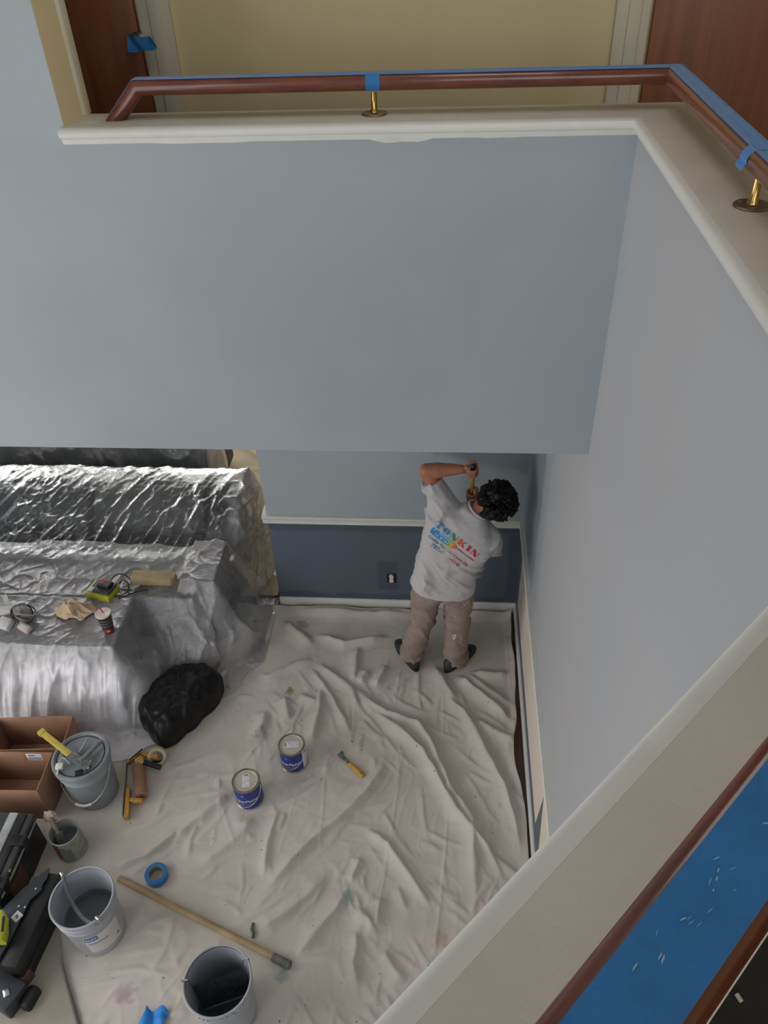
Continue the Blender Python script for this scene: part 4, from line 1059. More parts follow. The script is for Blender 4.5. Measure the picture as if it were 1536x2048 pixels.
# scrap of blue tape at the bottom
q = atz(306, 2040, .02)
U, V = np.meshgrid(np.linspace(-1, 1, 24), np.linspace(-1, 1, 16))
Xb = q.x+.058*U+.01*np.sin(V*2); Yb_ = q.y+.05*V+.012*np.sin(U*4); Zb = .012+.018*np.abs(np.sin(U*2.3+V))+.012*np.clip(U, 0, 1)*np.abs(np.cos(V*3))
tag(grid_obj('tape_scrap', Xb, Yb_, Zb, M('bright_blue_tape', '#1f7fd0', .6)), 'crumpled scrap of bright blue tape on the floor by the dark paint pail', 'tape')
lp = atz(508, 1860, .012)
tag(MB().tube([atz(506, 1846, .012), atz(504, 1858, .014), atz(507, 1866, .013), atz(506, 1876, .012)], [.006, .009, .008, .007], 8).build('paint_skin', M('dried_grey_green_paint', '#545a52', .7)), 'small twisted strip of dried grey paint beside the pole', 'paint scrap')

# ------------------------------------------------------------------ black trash bag
BAGM = M('black_bin_bag', '#0e0e10', .42, var=.2, vscale=20, bump=.3, bscale=24, spec=.35)
out = [(-1.96, 3.06), (-1.88, 2.95), (-1.745, 2.845), (-1.63, 2.97), (-1.555, 3.10), (-1.47, 3.27), (-1.475, 3.37), (-1.545, 3.42), (-1.60, 3.44), (-1.78, 3.44), (-1.90, 3.30)]
n = 96; oc_ = np.array(out); cx, cy = -1.70, 3.14
ang = np.unwrap(np.arctan2(oc_[:, 1]-cy, oc_[:, 0]-cx)); rad = np.hypot(oc_[:, 0]-cx, oc_[:, 1]-cy)
od = np.argsort(ang); ang, rad = ang[od], rad[od]
th = np.linspace(ang[0], ang[0]+2*np.pi, n, endpoint=False)
R_ = np.interp(th, np.r_[ang, ang[0]+2*np.pi], np.r_[rad, rad[0]])
g1n, g2n = VN(31), VN(32)
V = [(cx, cy, .235)]; Fs = []
K_ = 34
for k in range(1, K_+1):
    ph = k/K_*math.pi*.62
    rr = math.sin(min(ph, math.pi/2))**.85*(1 if ph < math.pi/2 else 1-.05*(ph-math.pi/2))
    zz_ = .30*math.cos(ph)**.75 if ph < math.pi/2-.01 else 0
    zz_ = .012+.215*(1-(k/K_)**2.2)
    for j in range(n):
        x = cx+math.cos(th[j])*R_[j]*rr; y = cy+math.sin(th[j])*R_[j]*rr
        cr = float(.6*(.030*(g1n.ridge(x*9+y*4, y*7-x*5, 3.)-.35)+.018*(g2n.ridge(x*20, y*20+x*8, 3.)-.35)+.006*g1n(x*45, y*45)))
        V.append((x+cr*.4*math.cos(th[j]), y+cr*.4*math.sin(th[j]), max(.010, zz_+cr*min(1, zz_*8))))
for j in range(n): Fs.append((0, 1+j, 1+(j+1) % n))
for k in range(K_-1):
    for j in range(n): Fs.append((1+k*n+j, 1+(k+1)*n+j, 1+(k+1)*n+(j+1) % n, 1+k*n+(j+1) % n))
Fs.append(tuple(1+(K_-1)*n+j for j in range(n)))
tag(MB().add(V, Fs).build('trash_bag', BAGM, sharp=180), 'full black plastic trash bag slumped beside the plastic covered table', 'trash bag')

# ------------------------------------------------------------------ cardboard boxes
CARD = M('brown_cardboard', '#a27d67', .85, var=.08, vscale=9, bump=.05, spec=.15)
CARDI = M('cardboard_inside', '#8d6955', .9, var=.08, vscale=9, spec=.1)
def carton(label, x0, x1, y0, y1, z1, rot, flaps, lbl=False):
    c = Vector(((x0+x1)/2, (y0+y1)/2, 0)); Rr = Matrix.Rotation(rot, 3, 'Z'); T_ = .005
    t_ = thing('cardboard_box', label, 'box', (c.x, c.y, BASE), 'open cartons by the covered table')
    def pan(name, a, b, mat=CARD, par=t_, rr=None, piv=None):
        mb = MB().box(a, b, rr, piv); mb.v = [tuple(Rr @ (Vector(v)-c)+c) for v in mb.v]; return mb.build(name, mat, par, bevel=.001)
    pan('bottom_panel', (x0, y0, BASE), (x1, y1, BASE+T_))
    pan('side_panel', (x0, y0, BASE), (x1, y0+T_, z1)); bk = pan('side_panel', (x0, y1-T_, BASE), (x1, y1, z1))
    pan('side_panel', (x0, y0+T_, BASE), (x0+T_, y1-T_, z1)); pan('side_panel', (x1-T_, y0+T_, BASE), (x1, y1-T_, z1))
    for side, a in flaps:
        L = (y1-y0)*.42
        if side == 'F': pan('flap', (x0+.004, y0, z1), (x1-.004, y0+T_, z1+L), CARD, t_, Matrix.Rotation(math.radians(a), 3, 'X'), (0, y0, z1))
        if side == 'B': pan('flap', (x0+.004, y1-T_, z1), (x1-.004, y1, z1+L), CARD, t_, Matrix.Rotation(math.radians(-a), 3, 'X'), (0, y1, z1))
        if side == 'R': pan('flap', (x1-T_, y0+.004, z1), (x1, y1-.004, z1+L), CARD, t_, Matrix.Rotation(math.radians(a), 3, 'Y'), (x1, 0, z1))
    if lbl:
        s_ = pan('shipping_label', (x1-.17, y1-T_-.0012, z1-.075), (x1-.075, y1-T_-.0002, z1-.012), PAPERW, bk)
        for k in range(9): pan('barcode_bar', (x1-.160+k*.009, y1-T_-.0018, z1-.068), (x1-.160+k*.009+.004, y1-T_-.0012, z1-.045), INK, s_)
        pan('label_text', (x1-.155, y1-T_-.0018, z1-.032), (x1-.115, y1-T_-.0012, z1-.022), INK, s_)
        pan('packing_tape', (x1-.19, y1-T_-.0011, z1-.08), (x1-.165, y1-T_-.0001, z1), M('glossy_packing_tape', '#9b7a55', .25), bk)
    return t_
carton('open cardboard box with a white shipping label, flush behind the toolbox', -2.74, -2.285, 2.345, 2.60, .30, math.radians(2), [], True)
carton('open empty cardboard box against the plastic sheet behind another carton', -2.74, -2.262, 2.622, 2.86, .29, math.radians(5), [])

# ------------------------------------------------------------------ toolbox and saw stand
CASE = M('black_tool_case', '#17181a', .5, var=.2, vscale=20, bump=.08)
ALU = M('scuffed_aluminium', '#b0b3b6', .42, .3, var=.25, vscale=14, bump=.1, bscale=60)
CGREY = M('dark_grey_plastic', '#3d3e40', .5, var=.15, vscale=20)
tbx = thing('toolbox', 'black toolbox with silver lid bands beside the cardboard box', 'toolbox', (-2.5, 1.9, BASE))
MB().box((-2.86, 1.75, BASE), (-2.245, 2.215, .235)).build('case_body', CASE, tbx, bevel=.012, seg=3)
ld_ = MB().box((-2.87, 1.745, .238), (-2.238, 2.222, .295)).build('lid', CGREY, tbx, bevel=.012, seg=3)
MB().box((-2.84, 1.76, .290), (-2.43, 2.20, .302)).build('lid_panel', ALU, ld_, bevel=.004)
MB().box((-2.375, 1.75, .288), (-2.325, 2.215, .306)).build('lid_band', ALU, ld_, bevel=.004)
MB().box((-2.31, 1.75, .286), (-2.275, 2.215, .304)).build('lid_ridge', CASE, ld_, bevel=.006)
for y in (1.83, 2.06):
    lt = MB().box((-2.30, y-.03, .225), (-2.222, y+.03, .308)).build('latch', CASE, tbx, bevel=.005)
    for k in range(4): MB().box((-2.300, y-.026+k*.015, .307), (-2.252, y-.019+k*.015, .313)).build('latch_rib', BLACK, lt)
MB().tube([(-2.232, 1.77, .262), (-2.228, 1.98, .266), (-2.232, 2.19, .262)], .008, 10).build('hinge_rod', STEEL, tbx)
MB().box((-2.2455, 1.84, .06), (-2.2425, 1.98, .20)).build('worn_decal', M('rusty_orange_decal', '#5b3a2a', .6), tbx)
MB().lathe([(0, 0), (.010, 0), (.010, .008), (0, .008)], (-2.240, 1.90, .285), 12, axis=(1, 0, 0)).build('brass_rivet', M('brass_rivet', '#9a7b45', .3, .9), tbx)

st = thing('saw_stand', 'long black folding saw stand with a grey top plate and rubber foot', 'tool stand', (-2.15, 1.65, BASE))
DG = M('satin_dark_grey_metal', '#3f444b', .38, .3, var=.12, vscale=12)
zt = .235
tip, sA, sB, sC = atz(99, 1734, zt), atz(88, 1782, zt), atz(55, 1835, zt), atz(12, 1925, zt)
e1_, e2_ = atz(0, 1822, zt), atz(-60, 1900, zt)
poly = [tip, atz(94, 1757, zt), atz(86, 1766, zt), atz(83, 1779, zt), atz(60, 1800, zt), atz(20, 1880, zt), atz(-25, 1955, zt), e2_, e1_, atz(45, 1777, zt)]
MB().prism([(p.x, p.y) for p in poly], zt-.012, zt).build('top_plate', DG, st, bevel=.002)
cxs = [tip+Vector((.012, .01, 0)), atz(12, 1930, zt)]
beam = MB().bar(Vector((tip.x+.010, tip.y-.02, .115)), Vector((cxs[1].x-.005, cxs[1].y, .115)), .105, .205).build('black_beam', CASE, st, bevel=.01)
MB().bar(Vector((tip.x+.062, tip.y-.03, .06)), Vector((cxs[1].x+.05, cxs[1].y+.02, .06)), .012, .09).build('beam_flange', BLACK, st, bevel=.004)
eb = atz(22, 1968, .13)
MB().box((eb.x-.16, eb.y-.085, BASE), (eb.x+.055, eb.y+.055, .13), Matrix.Rotation(math.radians(-22), 3, 'Z')).build('end_block', DG, st, bevel=.012)
MB().box((eb.x-.02, eb.y-.06, .128), (eb.x+.01, eb.y-.02, .136), Matrix.Rotation(.6, 3, 'Z')).build('bright_bolt', WIRE, st, bevel=.004)
ob = atz(50, 1965, .06)
MB().box((ob.x-.05, ob.y-.05, .02), (ob.x+.008, ob.y+.06, .105), Matrix.Rotation(math.radians(-22), 3, 'Z')).build('rust_cover', M('rust_brown_plastic', '#5b4439', .6, var=.3, vscale=20), st, bevel=.008)
fo = atz(62, 1998, .04)
MB().bar(Vector((fo.x-.01, fo.y-.05, .047)), Vector((fo.x+.012, fo.y+.05, .047)), .055, .075).build('rubber_foot', BLACK, st, bevel=.016, seg=3)
for (px, py) in ((72, 1777), (38, 1812), (50, 1814)): 
    q = atz(px, py, zt+.002); MB().ball(q, (.006, .006, .003), 10, 6).build('rivet', WIRE, st)
lq = atz(34, 1833, zt)
MB().box((lq.x-.022, lq.y-.022, zt), (lq.x+.022, lq.y+.022, zt+.002), Matrix.Rotation(math.radians(-30), 3, 'Z')).build('white_sticker', PAPERW, st)
MB().box((lq.x-.006, lq.y-.009, zt+.002), (lq.x+.006, lq.y+.009, zt+.0026), Matrix.Rotation(math.radians(25), 3, 'Z')).build('sticker_mark', INK, st)
LIME = M('lime_tool_plastic', '#a9ad2f', .42, var=.1, vscale=20)
dt = thing('cordless_tool', 'lime green power tool lying on the black saw stand', 'power tool', atz(5, 1850, .26))
v0, v1 = atz(4, 1822, .28), atz(0, 1885, .28)
MB().loft([(v0, Vector((.012, 0, 0)), Vector((0, 0, .014))), (v0.lerp(v1, .2), Vector((.034, 0, 0)), Vector((0, 0, .035)), .7), (v0.lerp(v1, .7), Vector((.038, 0, 0)), Vector((0, 0, .038)), .7), (v1, Vector((.03, 0, 0)), Vector((0, 0, .03)), .7)], 20).build('housing', LIME, dt)
MB().bar(v0.lerp(v1, .25)+Vector((.022, 0, .03)), v0.lerp(v1, .75)+Vector((.02, 0, .034)), .012, .01).build('black_inlay', BLACK, dt, bevel=.003)
MB().bar(v0+Vector((-.035, -.02, -.01)), v1+Vector((-.035, 0, -.01)), .05, .045).build('battery_pack', CGREY, dt, bevel=.01)

# ------------------------------------------------------------------ things on the covered table
cb = on_sheet(219, 1262)
cup = thing('drink_cup', 'dark paper drink cup with white lid and red straw on the plastic', 'cup', cb)
CUPM = M('dark_printed_cup', '#3a3635', .5, var=.2, vscale=40, stretch=(1, 1, 3))
MB().lathe([(0, .0), (.031, 0), (.033, .003), (.047, .158), (.048, .162), (.045, .160)], cb, 40).build('cup_body', CUPM, cup)
def cr_(z): return .0332+(.047-.0332)*z/.158
band(cb, cr_, .008, .052, math.radians(-150), math.radians(10), M('red_cup_print', '#7e1f24', .5, var=.25, vscale=40), cup, 'red_print', 20)
band(cb, cr_, .025, .045, math.radians(-85), math.radians(-50), M('pink_cup_print', '#c78a80', .5), cup, 'logo_patch', 8, .0012)
for z in (.075, .10, .125): band(cb, cr_, z, z+.007, math.radians(-160), math.radians(20), M('pale_cup_print', '#7e7870', .5), cup, 'print_line', 20)
LIDP = M('translucent_white_lid', '#d7ccc9', .35)
MB().lathe([(.0475, .157), (.050, .160), (.050, .167), (.046, .170), (.042, .168), (0, .168)], cb, 40).build('cup_lid', LIDP, cup)
st0 = cb+Vector((.004, .0, .166)); MB().tube([st0, st0+Vector((-.022, .01, .045))], .004, 10).build('straw', M('red_straw', '#c8262c', .4), cup)
# charger base with cables
cg = on_sheet(208, 1190)
cr2 = thing('battery_charger', 'lime green and black battery charger with loose black cables', 'charger', cg)
Rz = Matrix.Rotation(math.radians(-14), 3, 'Z')
def rbx(a, b, name, mat, par, bev=.006): return MB().box(cg+Vector(a), cg+Vector(b), Rz, cg).build(name, mat, par, bevel=bev)
bs = rbx((-.095, -.07, .005), (.095, .07, .065), 'base_shell', LIME, cr2, .014)
rbx((-.066, -.052, .060), (.090, .058, .082), 'battery_dock', CGREY, cr2, .008)
rbx((-.02, -.02, .080), (.075, .045, .108), 'battery', BLACK, cr2, .008)
rbx((-.012, .005, .107), (.02, .04, .1085), 'red_label', M('red_label', '#9c3a36', .5), cr2, 0)
rbx((.028, -.012, .107), (.066, .036, .1085), 'grey_label', CGREY, cr2, 0)
rbx((-.06, -.062, .058), (-.03, -.02, .086), 'contact_block', ALU, cr2, .004)
def cable(name, pts, r=.004, par=cr2): 
    P = []
    for i in range(len(pts)-1):
        for k in range(6): 
            u = k/6; p0_, p1_, p2, p3 = pts[max(i-1, 0)], pts[i], pts[i+1], pts[min(i+2, len(pts)-1)]
            P.append(.5*((2*p1_)+(p2-p0_)*u+(2*p0_-5*p1_+4*p2-p3)*u*u+(3*p1_-p0_-3*p2+p3)*u**3))
    P.append(pts[-1]); return MB().tube(P, r, 8).build(name, BLACK, par)
S_ = lambda px, py, l=.012: on_sheet(px, py)+Vector((0, 0, l))
cable('cable', [S_(232, 1190, .05), S_(226, 1175, .06), S_(236, 1160, .05), S_(252, 1157, .035), S_(268, 1168, .012)])
cable('cable', [S_(237, 1196), S_(255, 1186), S_(258, 1172, .02), S_(247, 1164, .02), S_(240, 1172, .02)])
cable('cable', [S_(237, 1200), S_(258, 1192), S_(278, 1185), S_(297, 1182)], .005)
cable('cable', [S_(225, 1178, .04), S_(245, 1183, .02), S_(266, 1183)])
# sanding block
wb = on_sheet(311, 1164)
TANB = M('tan_foam_block', '#a5916f', .85, var=.1, vscale=20, bump=.15)
db = (on_sheet(350, 1160)-on_sheet(262, 1162)); an = math.atan2(db.y, db.x)
Rz2 = Matrix.Rotation(an, 4, 'Z'); Tm = Matrix.Translation(wb+Vector((0, 0, .006)))
tag(MB().prism([(-.155, -.045), (.13, -.045), (.155, -.02), (.155, .025), (.12, .045), (-.155, .045)], 0, .065, lambda p: Tm @ Rz2 @ p).build('sanding_block', TANB, bevel=.008, seg=3), 'tan rectangular block with clipped corners beside the charger cables', 'block')
# rag
rc = on_sheet(150, 1224)
U, V = np.meshgrid(np.linspace(-1, 1, 60), np.linspace(-1, 1, 50))
Xr_ = rc.x+.125*U+.02*f1(U*2, V*2); Yr_ = rc.y+.085*V+.03*f2(U*2, V*2)
Zr_ = .012+(.085*np.exp(-(U*1.1)**2-(V*1.2)**2)+.045*f1.ridge(U*2.2+V, V*2.4, 3.)+.018*f2.ridge(U*5, V*5+U, 3.))
Zr_ = rc.z+Zr_*np.clip(1.15-np.hypot(U, V), .15, 1)
tag(grid_obj('rag', Xr_, Yr_, Zr_, M('cream_cotton_rag', '#c9b296', .9, var=.06, vscale=12, bump=.2, bscale=200, spec=.1), keep=np.hypot(U*1.02, V*1.05) < 1.08+.1*f1(U*4, V*4)), 'crumpled cream cotton rag beside the drink cup', 'rag')
# respirator
rs = on_sheet(48, 1240)
re_ = thing('respirator', 'grey half-mask respirator with white filter cartridges and straps', 'respirator', rs)
WHF = M('white_filter_plastic', '#cfcdcb', .45, var=.06, vscale=20)
GRF = M('grey_rubber_mask', '#8d8c8d', .5, var=.15, vscale=20); PNK = M('pinkish_filter', '#c7b5b6', .6, var=.08, vscale=15)
MB().loft([(rs+Vector((-.0, .03, .0)), Vector((.055, 0, 0)), Vector((0, .06, 0))), (rs+Vector((0, .015, .05)), Vector((.052, 0, 0)), Vector((0, .052, 0))), (rs+Vector((0, 0, .085)), Vector((.035, 0, 0)), Vector((0, .035, .01))), (rs+Vector((0, -.006, .102)), Vector((.018, 0, 0)), Vector((0, .018, .005)))], 24).build('face_piece', GRF, re_)
for (px, py, l, mt, sz, rz) in ((14, 1254, .03, WHF, (.048, .040, .028), -.3), (52, 1262, .03, PNK, (.050, .026, .022), -.5), (18, 1228, .035, WHF, (.05, .03, .018), .3)):
    q = on_sheet(px, py)+Vector((0, 0, l)); Rq = Matrix.Rotation(rz, 3, 'Z') @ Matrix.Rotation(.35, 3, 'X')
    f = MB().box(q-Vector(sz), q+Vector(sz), Rq).build('filter_cartridge', mt, re_, bevel=.016, seg=4)
    MB().box(q+Vector((-sz[0]*.55, -sz[1]*.55, sz[2]*.9)), q+Vector((sz[0]*.55, sz[1]*.55, sz[2]*1.06)), Rq, q).build('cartridge_face', WHF, f, bevel=.003)
vq = rs+Vector((.0, -.02, .095)); MB().lathe([(0, 0), (.024, 0), (.026, .008), (.020, .016), (0, .018)], vq, 24, axis=(0, -.4, 1)).build('exhale_valve', GRF, re_)
for k in range(3):
    pts = []
    for j in range(20):
        u = j/19; a = u*math.pi*1.5+k*.7
        pts.append(rs+Vector((.065*math.cos(a)*(1+.1*k)+.02*k, .055*math.sin(a)+.01, .035+.05*math.sin(u*3.1)+.012*k)))
    MB().tube(pts, .0045, 8).build('head_strap', BLACK if k < 2 else GRF, re_)
q0, q1_ = on_sheet(26, 1210)+Vector((0, 0, .03)), on_sheet(40, 1222)+Vector((0, 0, .05))
MB().bar(q0, q1_, .035, .012).build('strap_buckle', WHF, re_, bevel=.004)
q0, q1_ = on_sheet(14, 1203)+Vector((0, 0, .06)), on_sheet(22, 1222)+Vector((0, 0, .03)); MB().bar(q0, q1_, .030, .012).build('head_cradle', WHF, re_, bevel=.004)
# ------------------------------------------------------------------ the painter
def remesh(mb, voxel, smooth=4, name='body'):
    me = bpy.data.meshes.new(name); me.from_pydata(mb.v, [], mb.f)
    bm = bmesh.new(); bm.from_mesh(me); bmesh.ops.recalc_face_normals(bm, faces=bm.faces); bm.to_mesh(me); bm.free()
    o = bpy.data.objects.new(name, me); COL.objects.link(o)
    md = o.modifiers.new('voxel', 'REMESH'); md.mode = 'VOXEL'; md.voxel_size = voxel; md.use_smooth_shade = True
    if smooth:
        ms = o.modifiers.new('relax', 'SMOOTH'); ms.iterations = smooth; ms.factor = .5
    dg = bpy.context.evaluated_depsgraph_get()
    out = bpy.data.meshes.new_from_object(o.evaluated_get(dg)); bpy.data.objects.remove(o); bpy.data.meshes.remove(me)
    out.name = name; out.shade_smooth(); return out
def displace(me, fn):
    n = len(me.vertices); co = np.zeros(n*3); me.vertices.foreach_get('co', co); co = co.reshape(-1, 3)
    no = np.zeros(n*3); me.vertices.foreach_get('normal', no); no = no.reshape(-1, 3)
    co = co+no*fn(co, no)[:, None]; me.vertices.foreach_set('co', co.ravel()); me.update()
V3 = Vector
person = thing('person', 'painter in a grey printed T-shirt and tan trousers reaching up with a pole', 'person', (-.06, 3.62, BASE))
SKIN = M('sunburnt_skin', '#a0674f', .5, var=.12, vscale=14, bump=.05, bscale=80)
SHIRT = M('heather_grey_tshirt', '#b9b6b8', .9, var=.04, vscale=60, bump=.12, bscale=260, spec=.15)
PANTS = M('taupe_work_trousers', '#93827a', .85, var=.10, vscale=12, bump=.15, bscale=220, spec=.15)
HAIR = M('near_black_hair', '#0c0807', .5, var=.3, vscale=40, bump=.4, bscale=55, spec=.25)
SHOE = M('dark_grey_shoe', '#2e3133', .6, var=.3, vscale=50, bump=.3, bscale=90)
SOLE = M('black_sole', '#121314', .6)
# joints (his left is to the left of the picture: he faces the far wall)
hipL, kneeL, ankL = V3((-.100, 3.575, .86)), V3((-.135, 3.60, .48)), V3((-.222, 3.635, .085))
hipR, kneeR, ankR = V3((.085, 3.565, .86)), V3((.092, 3.58, .48)), V3((.080, 3.625, .085))
shL, elL, wrL = V3((.005, 3.645, 1.375)), V3((-.112, 3.672, 1.622)), V3((.092, 3.668, 1.640))
shR, elR, wrR = V3((.250, 3.580, 1.215)), V3((.300, 3.690, 1.030)), V3((.190, 3.780, 1.285))
neck = V3((.182, 3.618, 1.385)); head = V3((.266, 3.648, 1.418))
hup = (head-neck).normalized(); face = V3((.10, .93, -.25)); face = (face-hup*face.dot(hup)).normalized(); hsd = face.cross(hup)
# pole held by both hands
pt, pb_ = V3((.150, 3.655, 1.672)), V3((.150, 3.800, 1.285)); pax = (pb_-pt).normalized()
def hand(mb, wrist, grip, axis, palm_dir, sgn, elbow):
    """fist round a rod: grip point on the rod, palm on palm_dir side, fingers wrapping with sgn"""
    a = axis.normalized(); pd = (palm_dir-a*palm_dir.dot(a)).normalized(); sd = a.cross(pd)*sgn
    pc = grip+pd*.030
    mb.loft([(wrist, a*.021, sd*.025), (wrist.lerp(pc, .35), a*.028, sd*.022), (pc+pd*.012, a*.040, sd*.019), (pc-sd*.012, a*.038, sd*.014+pd*.006)], 16)
    def pt_(ang, r, al): return grip+a*al+(pd*math.cos(ang)+sd*math.sin(ang))*r
    for k, al in enumerate((-.030, -.010, .010, .029)):
        L = (1.0, 1.08, 1.03, .86)[k]
        an = [math.radians(x) for x in (12, 62, 115, 150+L*25, 180+L*55)]
        rr = [.034, .036, .030, .0265, .0255]; r = (.0092, .0096, .0092, .0080)[k]
        mb.tube([pt_(x, q, al+.0015*i) for i, (x, q) in enumerate(zip(an, rr))], [r*1.12, r*1.1, r, r*.94, r*.72], 10)
    mb.tube([pc+a*-.020-sd*.010, pt_(math.radians(-48), .036, -.034), pt_(math.radians(-92), .030, -.036), pt_(math.radians(-130), .0275, -.030)], [.014, .0125, .0108, .0085], 10)
bm_ = MB()
# trunk, neck, head core
bm_.loft([(V3((-.008, 3.572, .86)), V3((.13, 0, 0)), V3((0, .085, 0))), (V3((.03, 3.575, 1.0)), V3((.125, 0, -.03)), V3((0, .08, 0))), (V3((.085, 3.60, 1.16)), V3((.125, -.02, -.06)), V3((0, .085, 0))), (V3((.125, 3.612, 1.28)), V3((.12, -.03, -.07)), V3((0, .07, 0))), (neck, V3((.05, 0, -.02)), V3((0, .052, 0))), (neck.lerp(head, .5), V3((.04, 0, -.035)), V3((0, .056, 0))), (neck.lerp(head, .8), V3((.04, 0, -.04)), V3((0, .06, 0)))], 22)
HM = Matrix((hsd, face, hup)).transposed()
bm_.ball(head+hup*.012, (.073, .092, .098), 24, 18, HM)                               # skull
bm_.loft([(head+face*.045-hup*.02, hsd*.060, hup*.055), (head+face*.085-hup*.045, hsd*.045, hup*.045), (head+face*.098-hup*.075, hsd*.026, hup*.02)], 16)   # jaw and mouth
bm_.loft([(head+face*.088+hup*.012, hsd*.009, hup*.014), (head+face*.108-hup*.012, hsd*.013, hup*.014), (head+face*.102-hup*.022, hsd*.014, hup*.007)], 12)  # nose
for s_ in (-1, 1):
    e0 = head+hsd*(s_*.073)-hup*.004-face*.004
    bm_.ball(e0, (.010, .020, .032), 12, 8, HM)                                        # ears
    bm_.ball(head+hsd*(s_*.030)+face*.083+hup*.014, (.016, .010, .011), 12, 8, HM)     # eyelids
# arms and hands
bm_.tube([shL, shL.lerp(elL, .45), elL], [.052, .050, .043], 16)
bm_.ball(elL, .0445, 14, 10)
bm_.tube([elL, elL.lerp(wrL, .3), elL.lerp(wrL, .75), wrL], [.043, .046, .034, .026], 16)
bm_.tube([shR, shR.lerp(elR, .5), elR], [.055, .050, .043], 16); bm_.ball(elR, .044, 14, 10)
bm_.tube([elR, elR.lerp(wrR, .3), wrR], [.043, .044, .027], 16)
hand(bm_, wrL, pt+pax*.042, pax, V3((-1, .12, .1)), -1, elL)
hand(bm_, wrR, pt+pax*.300, pax, V3((.8, -.1, -.5)), 1, elR)
# legs
for hp, kn_, an_ in ((hipL, kneeL, ankL), (hipR, kneeR, ankR)):
    bm_.tube([hp, hp.lerp(kn_, .5), kn_, kn_.lerp(an_, .35), an_], [.085, .075, .055, .055, .036], 14)
put('body', remesh(bm_, .0052, 3, 'body'), SKIN, person)
# hair: a bushy cap with tufts
hb = MB(); hc = head+hup*.035-face*.012
hb.ball(hc, (.112, .118, .104), 72, 48, HM)
hb.ball(hc-hup*.055-face*.055, (.085, .05, .06), 40, 24, HM)
hm_ = remesh(hb, .006, 2, 'hair')
h1n = VN(41); h2n = VN(42)
def hairn(co, no):
    d = co-np.array(hc); a = np.arctan2(d@np.array(hsd), d@np.array(face)); b_ = (d@np.array(hup))
    r = .020*h1n(a*3+3, b_*25)+.010*h2n(a*7+b_*30, b_*45)+.003*h1n(a*22, b_*140+7)
    fr = np.clip((d@np.array(face)-.045)/.03, 0, 1)*np.clip((.02-b_)/.03, 0, 1)
    return r-.06*fr
displace(hm_, hairn)
hair = put('hair', hm_, HAIR, person)
tf_ = MB(); hrng = random.Random(5)
for k in range(260):
    u = V3((hrng.gauss(0, 1), hrng.gauss(0, 1), hrng.gauss(0, 1))).normalized()
    lz = u.dot(hup)
    if lz < -.55 or (u.dot(face) > .55 and lz < .25): continue
    p = hc+hsd*(u.dot(hsd)*.106)+face*(u.dot(face)*.112)+hup*(lz*.098)
    dr = (u+V3((hrng.uniform(-.9, .9), hrng.uniform(-.9, .9), hrng.uniform(-1.2, .2)))*.9).normalized()
    q = u.cross(dr); q = q.normalized() if q.length > 1e-4 else V3((1, 0, 0))
    L = hrng.uniform(.010, .020)
    tf_.tube([p, p+u*L*.35+dr*L*.3, p+u*L*.45+dr*L*.7+q*L*.2, p+u*L*.25+dr*L], [.011, .010, .007, .003], 5)
tfo = tf_.build('hair_tufts', HAIR, hair); tfo['kind'] = 'stuff'
# T-shirt
sb_ = MB()
sb_.loft([(V3((-.008, 3.560, .835)), V3((.200, .005, -.025)), V3((0, .145, .01)), .82), (V3((-.004, 3.560, .90)), V3((.196, .005, -.03)), V3((0, .140, 0)), .82), (V3((.024, 3.568, 1.02)), V3((.184, 0, -.045)), V3((0, .124, 0)), .8),
          (V3((.060, 3.590, 1.14)), V3((.194, -.02, -.085)), V3((0, .122, 0)), .75), (V3((.098, 3.606, 1.24)), V3((.184, -.035, -.105)), V3((0, .120, 0)), .7), (V3((.126, 3.612, 1.305)), V3((.160, -.035, -.095)), V3((0, .105, 0)), .75), (V3((.160, 3.615, 1.350)), V3((.095, -.025, -.05)), V3((0, .080, 0))), (V3((.176, 3.618, 1.385)), V3((.060, -.01, -.03)), V3((0, .064, 0)))], 32)
sb_.loft([(V3((-.035, 3.645, 1.47)), V3((.078, 0, .02)), V3((0, .064, 0))), (V3((-.030, 3.630, 1.36)), V3((.086, 0, 0)), V3((0, .085, 0)), .8), (V3((-.030, 3.612, 1.25)), V3((.094, 0, 0)), V3((0, .105, 0)), .8), (V3((-.035, 3.595, 1.12)), V3((.108, 0, 0)), V3((0, .115, 0)), .8), (V3((-.045, 3.575, .98)), V3((.125, 0, 0)), V3((0, .12, 0)), .8)], 24)
ld = (elL-shL).normalized(); lx = V3((1, .1, .4)); lx = (lx-ld*lx.dot(ld)).normalized(); ly = ld.cross(lx)
sb_.loft([(V3((.045, 3.625, 1.27)), lx*.105, ly*.085), (V3((.015, 3.638, 1.345)), lx*.092, ly*.082), (shL.lerp(elL, .28), lx*.078, ly*.072), (shL.lerp(elL, .55), lx*.070, ly*.066), (shL.lerp(elL, .74), lx*.064, ly*.061)], 24)
rd = (elR-shR).normalized(); rx = V3((1, .0, .2)); rx = (rx-rd*rx.dot(rd)).normalized(); ry = rd.cross(rx)
sb_.loft([(V3((.185, 3.60, 1.28)), rx*.075, ry*.085), (shR.lerp(elR, .0)+V3((-.005, -.01, .0)), rx*.082, ry*.085), (shR.lerp(elR, .35), rx*.076, ry*.078), (shR.lerp(elR, .72)+V3((.0, -.005, -.0)), rx*.070, ry*.074), (shR.lerp(elR, .80)+V3((0, -.006, -.01)), rx*.066, ry*.07)], 24)
shirt_me = remesh(sb_, .0075, 7, 't_shirt')
w1, w2 = VN(51), VN(52)
